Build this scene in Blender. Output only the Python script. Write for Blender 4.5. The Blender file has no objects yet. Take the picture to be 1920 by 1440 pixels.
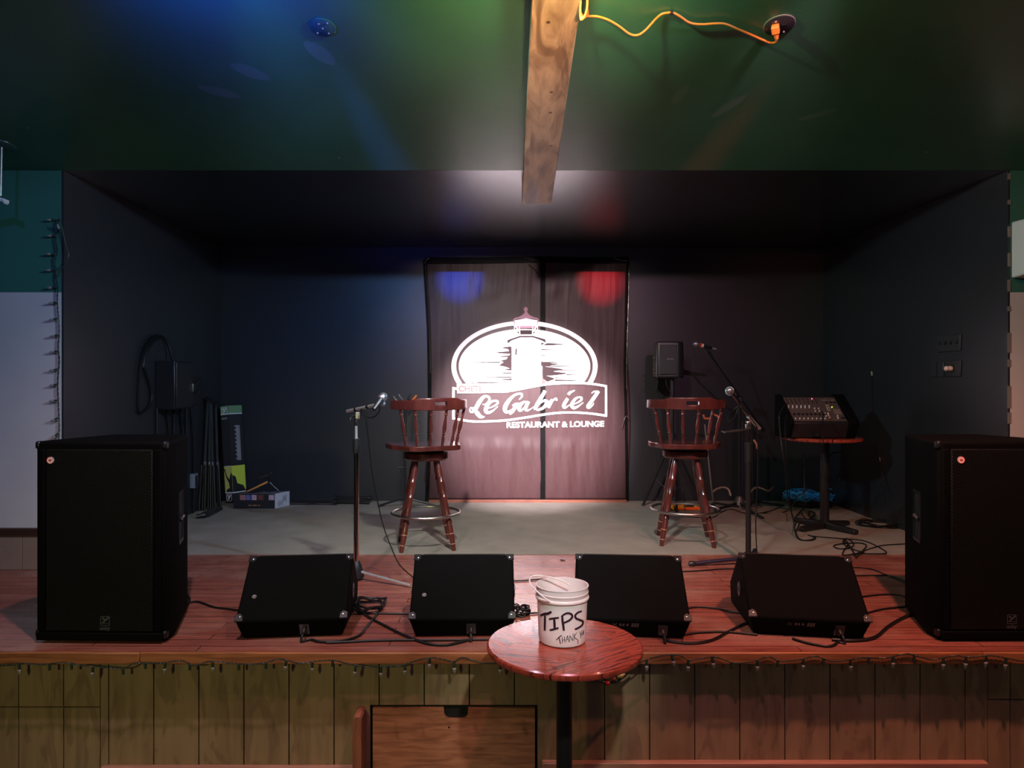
import bpy, bmesh, math, random
from mathutils import Vector, Matrix, Quaternion
from mathutils.geometry import tessellate_polygon

random.seed(7)
SC = bpy.context.scene
COL = SC.collection

# ------------------------------------------------------------------ camera
FPX, CX, CY, CAMZ = 1330.0, 935.0, 716.0, 1.80      # focal length in px, vanishing point, eye height
cam_d = bpy.data.cameras.new('camera')
cam = bpy.data.objects.new('camera', cam_d)
COL.objects.link(cam)
cam.location = (0, 0, CAMZ)
cam.rotation_euler = (math.pi / 2, 0, 0)
cam_d.sensor_width = 36.0
cam_d.lens = 36.0 * FPX / 1920.0
cam_d.shift_x = (960 - CX) / 1920.0
cam_d.shift_y = (CY - 720) / 1920.0
cam_d.clip_start = 0.02
SC.camera = cam

# ------------------------------------------------------------------ exposure
SC.view_settings.view_transform = 'Standard'
SC.view_settings.look = 'None'
SC.view_settings.exposure = 0.0
SC.view_settings.gamma = 1.0
SC.view_settings.use_curve_mapping = False

# ------------------------------------------------------------------ world
w = bpy.data.worlds.new('room_gloom')
SC.world = w
w.use_nodes = True
w.node_tree.nodes['Background'].inputs[0].default_value = (0.55, 0.55, 0.6, 1)
w.node_tree.nodes['Background'].inputs[1].default_value = 0.010

# ------------------------------------------------------------------ lamps
def spot(name, loc, target, watts, color, size, blend=0.5, radius=0.04):
    d = bpy.data.lights.new(name, 'SPOT')
    d.energy = watts; d.color = color; d.spot_size = math.radians(size); d.spot_blend = blend
    d.shadow_soft_size = radius
    o = bpy.data.objects.new(name, d); COL.objects.link(o)
    o.location = loc
    o.rotation_euler = (Vector(target) - Vector(loc)).to_track_quat('-Z', 'Y').to_euler()
    return o

def area(name, loc, target, watts, color, sx, sy):
    d = bpy.data.lights.new(name, 'AREA')
    d.energy = watts; d.color = color; d.shape = 'RECTANGLE'; d.size = sx; d.size_y = sy
    o = bpy.data.objects.new(name, d); COL.objects.link(o)
    o.location = loc
    o.rotation_euler = (Vector(target) - Vector(loc)).to_track_quat('-Z', 'Y').to_euler()
    return o

# stage par cans under the sloping ceiling, plus unseen fills added for single surfaces
spot('banner_spot', (-0.12, 2.15, 3.28), (0.3, 7.1, 1.36), 8200, (1.0, 0.84, 0.9), 24, 0.9, 0.05)
spot('banner_wash', (-0.1, 2.1, 3.28), (0.27, 7.0, 1.7), 560, (1.0, 0.8, 0.74), 42, 1.0, 0.05)
spot('blue_par', (-1.05, 2.3, 3.42), (-0.95, 7.1, 1.8), 235, (0.17, 0.38, 1.0), 46, 1.0, 0.04)
spot('red_par_back', (1.35, 2.3, 3.42), (1.35, 7.1, 1.8), 190, (1.0, 0.5, 0.72), 46, 1.0, 0.04)
spot('deck_par_left', (-1.1, 2.35, 3.46), (-1.2, 4.0, 0.6), 205, (1.0, 0.74, 0.84), 95, 1.0, 0.04)
spot('deck_par_right', (1.75, 2.35, 3.46), (2.0, 3.9, 0.6), 400, (1.0, 0.37, 0.28), 85, 1.0, 0.04)
spot('carpet_wash', (0.2, 2.5, 3.38), (0.1, 5.2, 0.6), 430, (0.92, 0.97, 0.97), 62, 1.0, 0.06)  # added spot that lifts the carpet, no known fixture
spot('front_wash', (0.35, 1.9, 3.3), (0.35, 3.0, 0.6), 110, (1.0, 0.36, 0.5), 80, 1.0, 0.06)  # fill spot added over the stage front
spot('amber_beam_lamp', (0.26, 2.45, 3.37), (0.26, 4.5, 3.3), 55, (0.7, 1.0, 0.52), 172, 0.3, 0.02)
spot('front_fill_left', (-1.5, -1.0, 2.1), (-1.3, 3.2, 0.35), 132, (0.98, 1.0, 0.35), 52, 1.0, 0.1)  # added low fill for the left front boards and lip
spot('front_fill_right', (1.5, -1.0, 2.1), (1.7, 3.2, 0.35), 20, (0.7, 1.0, 0.5), 46, 1.0, 0.1)  # same kind of added fill, right-hand boards
spot('beam_fill', (0.42, 1.75, 2.75), (0.25, 2.75, 3.4), 220, (1.0, 0.44, 0.2), 60, 1.0, 0.03)  # extra spot added to brighten the underside of the beam
spot('blue_uplight', (-1.1, 2.2, 3.05), (-1.1, 2.75, 3.5), 185, (0.0, 0.06, 1.0), 90, 1.0, 0.03)
spot('left_wall_par', (-2.2, 2.2, 3.3), (-3.3, 4.5, 2.0), 42, (0.2, 0.25, 1.0), 80, 1.0, 0.05)
spot('right_wall_par', (2.5, 2.0, 3.2), (3.7, 4.5, 2.0), 52, (1.0, 0.22, 0.12), 80, 1.0, 0.05)
spot('alcove_left', (1.9, 2.3, 3.3), (-2.78, 5.4, 1.6), 540, (0.36, 0.58, 0.92), 50, 1.0, 0.05)  # added spot brightening the left alcove wall from across
spot('alcove_right', (-1.6, 2.3, 3.3), (3.26, 5.3, 1.6), 320, (0.5, 0.88, 0.95), 50, 1.0, 0.05)  # added counterpart for the right alcove wall
area('room_fill', (0.3, -1.5, 2.6), (0.2, 4.0, 1.0), 10, (0.6, 0.55, 1.0), 4.0, 1.6)  # unseen area source standing in for light from the bar
spot('table_fill', (0.6, 0.8, 2.9), (0.27, 2.85, 0.85), 250, (0.97, 1.0, 0.92), 20, 1.0, 0.06)  # unseen narrow spot added to brighten table and bucket
w.node_tree.nodes['Background'].inputs[0].default_value = (0.6, 0.6, 0.7, 1)
w.node_tree.nodes['Background'].inputs[1].default_value = 0.004
spot('blue_narrow', (-1.15, 0.30, 3.58), (-0.38, 7.1, 2.82), 4200, (0.04, 0.10, 1.0), 4.8, 1.0, 0.012)
spot('red_narrow', (1.70, 0.30, 3.58), (1.02, 7.1, 2.80), 3600, (1.0, 0.03, 0.05), 4.8, 1.0, 0.012)

# ------------------------------------------------------------------ places
ZS = 0.60            # stage deck height
YL, YF = 3.16, 3.22  # stage lip, stage front boards
YO = 4.54            # plane of the stage opening
YB = 7.12            # stage back wall
XL, XR = -2.785, 3.26
ZC = CAMZ + 1.354    # alcove ceiling
SL = 0.18            # slope of the bar ceiling

def W(px, py, Y):
    return Vector(((px - CX) * Y / FPX, Y, CAMZ - (py - CY) * Y / FPX))
def F(px, py, z=ZS):
    Y = (CAMZ - z) * FPX / (py - CY)
    return Vector(((px - CX) * Y / FPX, Y, z))
def C(px, py, d=0.0):
    Y = (1.354 + SL * YO) / ((CY - py) / FPX + SL)
    v = W(px, py, Y); v.z -= d
    return v
def ceil_z(Y):
    return ZC + SL * (YO - Y)

# ------------------------------------------------------------------ materials
MATS = {}
def mat(name, col, rough=0.5, metal=0.0, var=0.0, vscale=8.0, bump=0.0, bscale=60.0, spec=0.5,
        coat=0.0, emit=None, estr=0.0, stretch=(1, 1, 1), alpha=None, trans=0.0):
    if name in MATS: return MATS[name]
    m = bpy.data.materials.new(name); m.use_nodes = True
    nt = m.node_tree; b = nt.nodes['Principled BSDF']
    b.inputs['Base Color'].default_value = (*col, 1)
    b.inputs['Roughness'].default_value = rough
    b.inputs['Metallic'].default_value = metal
    b.inputs['Specular IOR Level'].default_value = spec
    b.inputs['Coat Weight'].default_value = coat
    b.inputs['Coat Roughness'].default_value = 0.27 if 'ceiling' in name else 0.12
    b.inputs['Transmission Weight'].default_value = trans
    if emit:
        b.inputs['Emission Color'].default_value = (*emit, 1); b.inputs['Emission Strength'].default_value = estr
    tc = nt.nodes.new('ShaderNodeTexCoord'); mp = nt.nodes.new('ShaderNodeMapping')
    mp.inputs['Scale'].default_value = stretch
    nt.links.new(tc.outputs['Object'], mp.inputs['Vector'])
    n = nt.nodes.new('ShaderNodeTexNoise'); n.inputs['Scale'].default_value = vscale
    n.inputs['Detail'].default_value = 5
    nt.links.new(mp.outputs[0], n.inputs['Vector'])
    mx = nt.nodes.new('ShaderNodeMix'); mx.data_type = 'RGBA'
    k = max(var, 0.02)
    mx.inputs[6].default_value = (*[c * (1 - k) for c in col], 1)
    mx.inputs[7].default_value = (*[min(1, c * (1 + k)) for c in col], 1)
    nt.links.new(n.outputs['Fac'], mx.inputs[0]); nt.links.new(mx.outputs[2], b.inputs['Base Color'])
    if bump:
        n2 = nt.nodes.new('ShaderNodeTexNoise'); n2.inputs['Scale'].default_value = bscale
        n2.inputs['Detail'].default_value = 3
        nt.links.new(mp.outputs[0], n2.inputs['Vector'])
        bp = nt.nodes.new('ShaderNodeBump'); bp.inputs['Strength'].default_value = bump
        bp.inputs['Distance'].default_value = 0.004
        nt.links.new(n2.outputs['Fac'], bp.inputs['Height']); nt.links.new(bp.outputs[0], b.inputs['Normal'])
    MATS[name] = m
    return m

def ramp(nt, fac, stops):
    r = nt.nodes.new('ShaderNodeValToRGB')
    while len(r.color_ramp.elements) < len(stops): r.color_ramp.elements.new(0.5)
    for e, (p, c) in zip(r.color_ramp.elements, stops):
        e.position = p; e.color = (*c, 1)
    nt.links.new(fac, r.inputs[0])
    return r.outputs[0]

def wood(name, dark, light, rough=0.4, stretch=(1, 12, 12), scale=3.0, bump=0.15, coat=0.0, knots=False, spec=0.5, noise_rough=0.0):
    if name in MATS: return MATS[name]
    m = bpy.data.materials.new(name); m.use_nodes = True
    nt = m.node_tree; b = nt.nodes['Principled BSDF']
    tc = nt.nodes.new('ShaderNodeTexCoord'); mp = nt.nodes.new('ShaderNodeMapping')
    mp.inputs['Scale'].default_value = stretch
    nt.links.new(tc.outputs['Object'], mp.inputs['Vector'])
    n = nt.nodes.new('ShaderNodeTexNoise'); n.inputs['Scale'].default_value = scale
    n.inputs['Detail'].default_value = 8; n.inputs['Distortion'].default_value = 0.8
    nt.links.new(mp.outputs[0], n.inputs['Vector'])
    col = ramp(nt, n.outputs['Fac'], [(0.30, dark), (0.62, light)])
    if knots:
        v = nt.nodes.new('ShaderNodeTexVoronoi'); v.inputs['Scale'].default_value = 2.6
        nt.links.new(tc.outputs['Object'], v.inputs['Vector'])
        k = ramp(nt, v.outputs['Distance'], [(0.03, (0.25, 0.25, 0.25)), (0.10, (1, 1, 1))])
        mx = nt.nodes.new('ShaderNodeMix'); mx.data_type = 'RGBA'; mx.blend_type = 'MULTIPLY'
        mx.inputs[0].default_value = 1
        nt.links.new(col, mx.inputs[6]); nt.links.new(k, mx.inputs[7]); col = mx.outputs[2]
    nt.links.new(col, b.inputs['Base Color'])
    b.inputs['Roughness'].default_value = rough
    b.inputs['Specular IOR Level'].default_value = spec
    b.inputs['Coat Weight'].default_value = coat; b.inputs['Coat Roughness'].default_value = 0.08
    bp = nt.nodes.new('ShaderNodeBump'); bp.inputs['Strength'].default_value = bump; bp.inputs['Distance'].default_value = 0.003
    nt.links.new(n.outputs['Fac'], bp.inputs['Height']); nt.links.new(bp.outputs[0], b.inputs['Normal'])
    MATS[name] = m
    return m

M_BLACKWALL = mat('black_wall_paint', (0.018, 0.019, 0.022), 0.38, var=0.15, vscale=3, bump=0.12, bscale=90, spec=0.45)
M_BLACKCEIL = mat('black_ceiling_paint', (0.007, 0.007, 0.008), 0.27, var=0.1, vscale=3, bump=0.12, bscale=50, spec=1.0, stretch=(1, 4, 1), coat=0.7)
_cb = M_BLACKCEIL.node_tree.nodes['Principled BSDF']; _cb.inputs['IOR'].default_value = 1.9; _cb.inputs['Coat IOR'].default_value = 1.8
M_TEAL = mat('teal_green_wall_paint', (0.035, 0.13, 0.11), 0.5, var=0.12, bump=0.1)
M_CREAM = mat('cream_wall_paint', (0.50, 0.46, 0.42), 0.5, var=0.06, bump=0.1)
M_WAINS = mat('beige_wainscot_paint', (0.22, 0.15, 0.11), 0.5, var=0.15, vscale=5, bump=0.2)
M_RAIL = mat('dark_brown_rail', (0.035, 0.016, 0.010), 0.4)
M_CARPET = mat('grey_beige_carpet', (0.25, 0.235, 0.20), 0.95, var=0.28, vscale=4.5, bump=0.9, bscale=450, spec=0.1)
M_FLOOR = mat('bar_floor', (0.08, 0.06, 0.05), 0.5, var=0.2)
M_TOLEX = mat('black_textured_paint', (0.0030, 0.0030, 0.0032), 0.7, var=0.2, vscale=40, bump=0.3, bscale=350, spec=0.03)
M_BLKPLAS = mat('black_plastic', (0.012, 0.012, 0.013), 0.38)
M_BLKMETAL = mat('black_metal', (0.014, 0.014, 0.015), 0.35, metal=0.2)
M_CORNER = mat('corner_metal', (0.030, 0.030, 0.034), 0.3, metal=0.7)
M_CHROME = mat('chrome', (0.80, 0.79, 0.79), 0.27, metal=0.8)
M_POLISH = mat('polished_chrome_tube', (0.80, 0.79, 0.79), 0.12, metal=1.0)
M_STEEL = mat('dull_steel', (0.45, 0.42, 0.40), 0.3, metal=1.0)
M_RUBBER = mat('black_rubber_cable', (0.006, 0.006, 0.0065), 0.5, spec=0.25)
M_ORANGE = mat('orange_vinyl', (0.85, 0.20, 0.03), 0.4)
M_ORBOX = mat('orange_plastic', (0.80, 0.14, 0.02), 0.4)
M_YELLOW = mat('yellow_plastic', (0.75, 0.42, 0.03), 0.4)
M_BLUECAB = mat('blue_cable', (0.04, 0.28, 0.60), 0.45)
M_STOOL = wood('cherry_stained_wood', (0.050, 0.011, 0.009), (0.090, 0.019, 0.015), 0.24, (5, 5, 1), 3, 0.03, coat=0.5)
M_WEAR = mat('worn_wood', (0.30, 0.15, 0.09), 0.5)
M_WHITEPL = mat('white_plastic', (0.70, 0.66, 0.62), 0.4)
M_LETWHITE = mat('white_ink', (0.80, 0.79, 0.80), 0.45)
M_GREYINK = mat('grey_ink', (0.055, 0.055, 0.055), 0.5)
M_REDINK = mat('red_ink', (0.55, 0.03, 0.03), 0.5)

# ------------------------------------------------------------------ mesh builder
class MB:
    def __init__(s): s.v = []; s.f = []
    def add(s, vs, fs):
        o = len(s.v); s.v += [Vector(v) for v in vs]; s.f += [tuple(i + o for i in f) for f in fs]; return s
    def box(s, c, d, rot=None):
        c = Vector(c); hx, hy, hz = d[0] / 2, d[1] / 2, d[2] / 2
        vs = [Vector((x, y, z)) for x in (-hx, hx) for y in (-hy, hy) for z in (-hz, hz)]
        if rot: vs = [rot @ v for v in vs]
        return s.add([v + c for v in vs], [(0, 1, 3, 2), (4, 6, 7, 5), (0, 4, 5, 1), (2, 3, 7, 6), (0, 2, 6, 4), (1, 5, 7, 3)])
    def b2(s, x0, x1, y0, y1, z0, z1):
        return s.box(((x0 + x1) / 2, (y0 + y1) / 2, (z0 + z1) / 2), (x1 - x0, y1 - y0, z1 - z0))
    def rings(s, rings, caps=True, closed=False):
        n = len(rings[0]); o = len(s.v)
        for r in rings: s.v += [Vector(p) for p in r]
        m = len(rings)
        for i in range(m - 1 if not closed else m):
            a = o + i * n; b = o + ((i + 1) % m) * n
            for k in range(n):
                k2 = (k + 1) % n
                s.f.append((a + k, a + k2, b + k2, b + k))
        if caps and not closed:
            s.f.append(tuple(o + k for k in reversed(range(n))))
            s.f.append(tuple(o + (m - 1) * n + k for k in range(n)))
        return s
    def lathe(s, prof, p0=(0, 0, 0), p1=(0, 0, 1), n=20, caps=True):
        """prof: (radius, distance along p0->p1 in metres)"""
        p0 = Vector(p0); ax = (Vector(p1) - p0).normalized()
        u = ax.orthogonal().normalized(); v = ax.cross(u)
        rs = []
        for r, t in prof:
            c = p0 + ax * t; r = max(r, 1e-5)
            rs.append([c + u * (r * math.cos(2 * math.pi * k / n)) + v * (r * math.sin(2 * math.pi * k / n)) for k in range(n)])
        return s.rings(rs, caps)
    def cyl(s, p0, p1, r, r2=None, n=16):
        L = (Vector(p1) - Vector(p0)).length
        return s.lathe([(r, 0), (r if r2 is None else r2, L)], p0, p1, n)
    def ball(s, c, r, n=16, sz=1.0):
        c = Vector(c); pr = [(r * math.sin(math.pi * i / 10), -r * sz * math.cos(math.pi * i / 10) + r * sz) for i in range(11)]
        return s.lathe(pr, c - Vector((0, 0, r * sz)), c, n)
    def tube(s, pts, r, n=8, smooth=6, closed=False):
        pts = [Vector(p) for p in pts]
        if smooth: pts = catmull(pts, smooth, closed)
        rs = []; up = None; m = len(pts)
        for i, p in enumerate(pts):
            if closed: t = (pts[(i + 1) % m] - pts[i - 1])
            else: t = pts[min(i + 1, m - 1)] - pts[max(i - 1, 0)]
            if t.length < 1e-9: t = Vector((0, 0, 1))
            t.normalize()
            if up is None: up = t.orthogonal().normalized()
            up = (up - t * up.dot(t))
            if up.length < 1e-6: up = t.orthogonal()
            up.normalize(); w_ = t.cross(up)
            rr = r[min(int(i * len(r) / m), len(r) - 1)] if isinstance(r, (list, tuple)) else r
            rs.append([p + up * (rr * math.cos(2 * math.pi * k / n)) + w_ * (rr * math.sin(2 * math.pi * k / n)) for k in range(n)])
        return s.rings(rs, True, closed)
    def prism(s, poly, f0, f1):
        """poly of 2-D points, extruded between mappings f0(p) and f1(p)"""
        n = len(poly); o = len(s.v)
        s.v += [Vector(f0(p)) for p in poly] + [Vector(f1(p)) for p in poly]
        s.f.append(tuple(o + k for k in range(n))); s.f.append(tuple(o + n + k for k in reversed(range(n))))
        for k in range(n): s.f.append((o + k, o + n + k, o + n + (k + 1) % n, o + (k + 1) % n))
        return s
    def flat(s, loops, fn):
        """filled 2-D polygon (outer loop, then holes) placed by fn"""
        tr = tessellate_polygon([[Vector((p[0], p[1], 0)) for p in L] for L in loops])
        pts = [p for L in loops for p in L]
        return s.add([fn(p) for p in pts], [tuple(t) for t in tr])
    def ribbon(s, pts, ws, fn, k=8, lift=0.000012):
        P = catmull([Vector((p[0], p[1], 0)) for p in pts], k)
        n = len(P); m = len(ws) - 1; a = []
        for i, p in enumerate(P):
            t = (P[min(i + 1, n - 1)] - P[max(i - 1, 0)]).normalized()
            nn = Vector((-t.y, t.x, 0)); q = i / (n - 1) * m; j = min(int(q), m - 1) if m else 0
            wd = ws[j] + (ws[min(j + 1, m)] - ws[j]) * (q - j) if m else ws[0]
            a.append(((p + nn * wd / 2), (p - nn * wd / 2)))
        o = len(s.v)
        for i, (l, r) in enumerate(a):
            up = Vector((0, -lift * i, 0))
            s.v += [Vector(fn((l.x, l.y))) + up, Vector(fn((r.x, r.y))) + up]
        for i in range(n - 1): s.f.append((o + 2 * i, o + 2 * i + 1, o + 2 * i + 3, o + 2 * i + 2))
        return s
    def build(s, name, m, parent=None, bevel=0.0, seg=2, sharp=35, origin=None, local=False, solid=0):
        me = bpy.data.meshes.new(name)
        off = Vector((0, 0, 0))
        if not local:
            if origin is not None: off = Vector(origin)
            elif parent is not None: off = wloc(parent)
            else:
                xs = [v.x for v in s.v]; ys = [v.y for v in s.v]; zs = [v.z for v in s.v]
                off = Vector(((min(xs) + max(xs)) / 2, (min(ys) + max(ys)) / 2, min(zs)))
        me.from_pydata([v - off for v in s.v], [], s.f)
        bm = bmesh.new(); bm.from_mesh(me)
        bmesh.ops.recalc_face_normals(bm, faces=bm.faces[:])
        for e in bm.edges:
            if len(e.link_faces) == 2 and e.calc_face_angle(0) > math.radians(sharp): e.smooth = False
        for f in bm.faces: f.smooth = True
        bm.to_mesh(me); bm.free()
        me.materials.append(m)
        o = bpy.data.objects.new(name, me); COL.objects.link(o)
        if parent is None: o.location = off
        else: o.parent = parent
        if bevel:
            md = o.modifiers.new('bevel', 'BEVEL'); md.width = bevel; md.segments = seg; md.limit_method = 'ANGLE'
            md.angle_limit = math.radians(40); md.harden_normals = False
        return o

def wloc(o):
    p = Vector((0, 0, 0))
    while o is not None: p += o.location; o = o.parent
    return p

def catmull(P, k, closed=False):
    n = len(P)
    if n < 3: return P
    out = []
    for i in range(n if closed else n - 1):
        if closed: a, b, c, d = P[i - 1], P[i], P[(i + 1) % n], P[(i + 2) % n]
        else: a, b, c, d = P[max(i - 1, 0)], P[i], P[i + 1], P[min(i + 2, n - 1)]
        for j in range(k):
            t = j / k
            out.append(0.5 * ((2 * b) + (c - a) * t + (2 * a - 5 * b + 4 * c - d) * t * t + (3 * b - a - 3 * c + d) * t ** 3))
    if not closed: out.append(P[-1].copy())
    return out

def thing(name, label, cat, loc=(0, 0, 0), rz=0.0, group=None):
    o = bpy.data.objects.new(name, None); COL.objects.link(o)
    o.empty_display_size = 0.1
    o.location = loc; o.rotation_euler = (0, 0, rz); o['label'] = label; o['category'] = cat
    if group: o['group'] = group
    return o
def tag(o, label, cat, group=None, kind=None):
    o['label'] = label; o['category'] = cat
    if group: o['group'] = group
    if kind: o['kind'] = kind
    return o
def struct(name, mb, m, bevel=0.0, label=None):
    o = mb.build(name, m, bevel=bevel); o['kind'] = 'structure'
    if label: o['label'] = label
    return o
def copy_tree(o, parent=None):
    c = o.copy(); COL.objects.link(c); c.parent = parent
    for ch in list(o.children): copy_tree(ch, c)
    return c

def text_mb(mb, txt, size, fn, bold=0.0, shear=0.0, align='LEFT', xs=1.0):
    """built-in font outlines, each 2-D point placed by fn((x, y)), y up"""
    cu = bpy.data.curves.new('t', 'FONT'); cu.body = txt; cu.size = size; cu.offset = bold; cu.shear = shear
    cu.align_x = align; cu.resolution_u = 4
    ob = bpy.data.objects.new('t', cu); COL.objects.link(ob)
    dg = bpy.context.evaluated_depsgraph_get(); ev = ob.evaluated_get(dg); me = ev.to_mesh()
    mb.add([fn((v.co.x * xs, v.co.y)) for v in me.vertices], [tuple(p.vertices) for p in me.polygons])
    ev.to_mesh_clear(); bpy.data.objects.remove(ob); bpy.data.curves.remove(cu)
    return mb

# ------------------------------------------------------------------ special materials
def nodes_of(name):
    m = bpy.data.materials.new(name); m.use_nodes = True
    nt = m.node_tree
    return m, nt, nt.nodes['Principled BSDF']
def mth(nt, op, a, b=None, c=None):
    n = nt.nodes.new('ShaderNodeMath'); n.operation = op
    for i, x in enumerate((a, b, c)):
        if x is None: continue
        if isinstance(x, (int, float)): n.inputs[i].default_value = x
        else: nt.links.new(x, n.inputs[i])
    return n.outputs[0]
def mixc(nt, fac, a, b, blend='MIX'):
    n = nt.nodes.new('ShaderNodeMix'); n.data_type = 'RGBA'; n.blend_type = blend
    if isinstance(fac, (int, float)): n.inputs[0].default_value = fac
    else: nt.links.new(fac, n.inputs[0])
    for i, x in ((6, a), (7, b)):
        if isinstance(x, tuple): n.inputs[i].default_value = (*x, 1)
        else: nt.links.new(x, n.inputs[i])
    return n.outputs[2]
def noise(nt, vec, scale, detail=5, dist=0.0):
    n = nt.nodes.new('ShaderNodeTexNoise'); n.inputs['Scale'].default_value = scale
    n.inputs['Detail'].default_value = detail; n.inputs['Distortion'].default_value = dist
    nt.links.new(vec, n.inputs['Vector']); return n.outputs['Fac']
def mapped(nt, scale=(1, 1, 1), rot=(0, 0, 0)):
    tc = nt.nodes.new('ShaderNodeTexCoord'); mp = nt.nodes.new('ShaderNodeMapping')
    mp.inputs['Scale'].default_value = scale; mp.inputs['Rotation'].default_value = rot
    nt.links.new(tc.outputs['Object'], mp.inputs['Vector']); return mp.outputs[0]
def turned_mapping(nt, angle, scale):
    a = mapped(nt, (1, 1, 1), (0, 0, angle)); mp = nt.nodes.new('ShaderNodeMapping'); mp.inputs['Scale'].default_value = scale
    nt.links.new(a, mp.inputs['Vector']); return mp.outputs[0]
def bumpn(nt, b, h, strength, dist=0.003):
    bp = nt.nodes.new('ShaderNodeBump'); bp.inputs['Strength'].default_value = strength; bp.inputs['Distance'].default_value = dist
    nt.links.new(h, bp.inputs['Height']); nt.links.new(bp.outputs[0], b.inputs['Normal'])

def deck_material():
    m, nt, b = nodes_of('red_brown_deck_boards')
    br = nt.nodes.new('ShaderNodeTexBrick'); br.offset = 0.37
    br.inputs['Scale'].default_value = 1.0; br.inputs['Brick Width'].default_value = 1.35
    br.inputs['Row Height'].default_value = 0.080; br.inputs['Mortar Size'].default_value = 0.0024
    br.inputs['Mortar Smooth'].default_value = 0.2
    br.inputs['Color1'].default_value = (0.215, 0.065, 0.046, 1); br.inputs['Color2'].default_value = (0.275, 0.092, 0.066, 1)
    br.inputs['Mortar'].default_value = (0.03, 0.010, 0.008, 1)
    nt.links.new(mapped(nt), br.inputs['Vector'])
    g = noise(nt, mapped(nt, (1.2, 22, 1)), 3.2, 8, 0.6)
    gc = ramp(nt, g, [(0.30, (0.60, 0.58, 0.58)), (0.60, (1.10, 1.08, 1.08))])
    c = mixc(nt, 1.0, br.outputs['Color'], gc, 'MULTIPLY')
    wr = noise(nt, mapped(nt, (1, 1.6, 1)), 2.2, 9, 0.4)
    wf = ramp(nt, wr, [(0.50, (0, 0, 0)), (0.68, (0.55, 0.55, 0.55))])
    c = mixc(nt, wf, c, (0.30, 0.17, 0.13))
    sc_ = noise(nt, mapped(nt, (2.5, 30, 1), (0, 0, 0.5)), 4.0, 10, 2.0)
    sf = ramp(nt, sc_, [(0.27, (0.8, 0.8, 0.8)), (0.33, (0, 0, 0))])
    c = mixc(nt, sf, c, (0.05, 0.018, 0.014))
    nt.links.new(c, b.inputs['Base Color'])
    rr = ramp(nt, wr, [(0.3, (0.14, 0.14, 0.14)), (0.8, (0.34, 0.34, 0.34))]); nt.links.new(rr, b.inputs['Roughness'])
    h = mth(nt, 'ADD', mth(nt, 'MULTIPLY', br.outputs['Fac'], -1.0), mth(nt, 'MULTIPLY', g, 0.35))
    b.inputs['Specular IOR Level'].default_value = 0.9
    bumpn(nt, b, h, 0.2, 0.003)
    return m

def ceiling_material():
    m, nt, b = nodes_of('green_ceiling_paint')
    g = nt.nodes.new('ShaderNodeNewGeometry')
    sp = nt.nodes.new('ShaderNodeSeparateXYZ'); nt.links.new(g.outputs['Position'], sp.inputs[0])
    n = noise(nt, g.outputs['Position'], 2.5, 5)
    c = ramp(nt, n, [(0.3, (0.026, 0.118, 0.055)), (0.7, (0.036, 0.145, 0.070))])
    # old touched-up spots, a little paler
    for (px, py, rx, ry, a) in [(600, 100, .045, .10, -.5), (470, 135, .045, .10, -.9), (410, 172, .04, .10, -1.1),
                                (1275, 178, .03, .09, .2), (1365, 200, .03, .12, .5), (1535, 215, .03, .11, 1.0)]:
        p = C(px, py)
        dx = mth(nt, 'SUBTRACT', sp.outputs[0], p.x); dy = mth(nt, 'SUBTRACT', sp.outputs[1], p.y)
        u = mth(nt, 'ADD', mth(nt, 'MULTIPLY', dx, math.cos(a) / rx), mth(nt, 'MULTIPLY', dy, math.sin(a) / rx))
        v = mth(nt, 'ADD', mth(nt, 'MULTIPLY', dx, -math.sin(a) / ry), mth(nt, 'MULTIPLY', dy, math.cos(a) / ry))
        d = mth(nt, 'ADD', mth(nt, 'MULTIPLY', u, u), mth(nt, 'MULTIPLY', v, v))
        k = mth(nt, 'MULTIPLY', mth(nt, 'LESS_THAN', mth(nt, 'ADD', d, mth(nt, 'MULTIPLY', n, 0.7)), 1.25), 0.30)
        c = mixc(nt, k, c, (0.16, 0.22, 0.19))
    vo = nt.nodes.new('ShaderNodeTexVoronoi'); vo.inputs['Scale'].default_value = 3.2; nt.links.new(g.outputs['Position'], vo.inputs['Vector'])
    c = mixc(nt, mth(nt, 'MULTIPLY', mth(nt, 'LESS_THAN', vo.outputs['Distance'], 0.022), 0.7), c, (0.55, 0.55, 0.50))     # bare plaster nicks
    nt.links.new(c, b.inputs['Base Color']); b.inputs['Roughness'].default_value = 0.36
    b.inputs['Specular IOR Level'].default_value = 0.7
    b.inputs['Coat Weight'].default_value = 0.3; b.inputs['Coat Roughness'].default_value = 0.26
    n2 = noise(nt, mapped(nt, (1, 3, 1)), 45, 3); bumpn(nt, b, n2, 0.10, 0.004)
    return m

def twotone_material():
    m, nt, b = nodes_of('teal_over_cream_wall_paint')
    g = nt.nodes.new('ShaderNodeNewGeometry')
    sp = nt.nodes.new('ShaderNodeSeparateXYZ'); nt.links.new(g.outputs['Position'], sp.inputs[0])
    n = noise(nt, g.outputs['Position'], 3, 4)
    k = mth(nt, 'GREATER_THAN', sp.outputs[2], 2.373)
    up = ramp(nt, n, [(0.3, (0.030, 0.120, 0.085)), (0.7, (0.036, 0.140, 0.10))])
    lo = ramp(nt, n, [(0.3, (0.47, 0.43, 0.40)), (0.7, (0.53, 0.49, 0.45))])
    nt.links.new(mixc(nt, k, lo, up), b.inputs['Base Color']); b.inputs['Roughness'].default_value = 0.5
    n2 = noise(nt, g.outputs['Position'], 60, 3); bumpn(nt, b, n2, 0.1)
    return m

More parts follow.
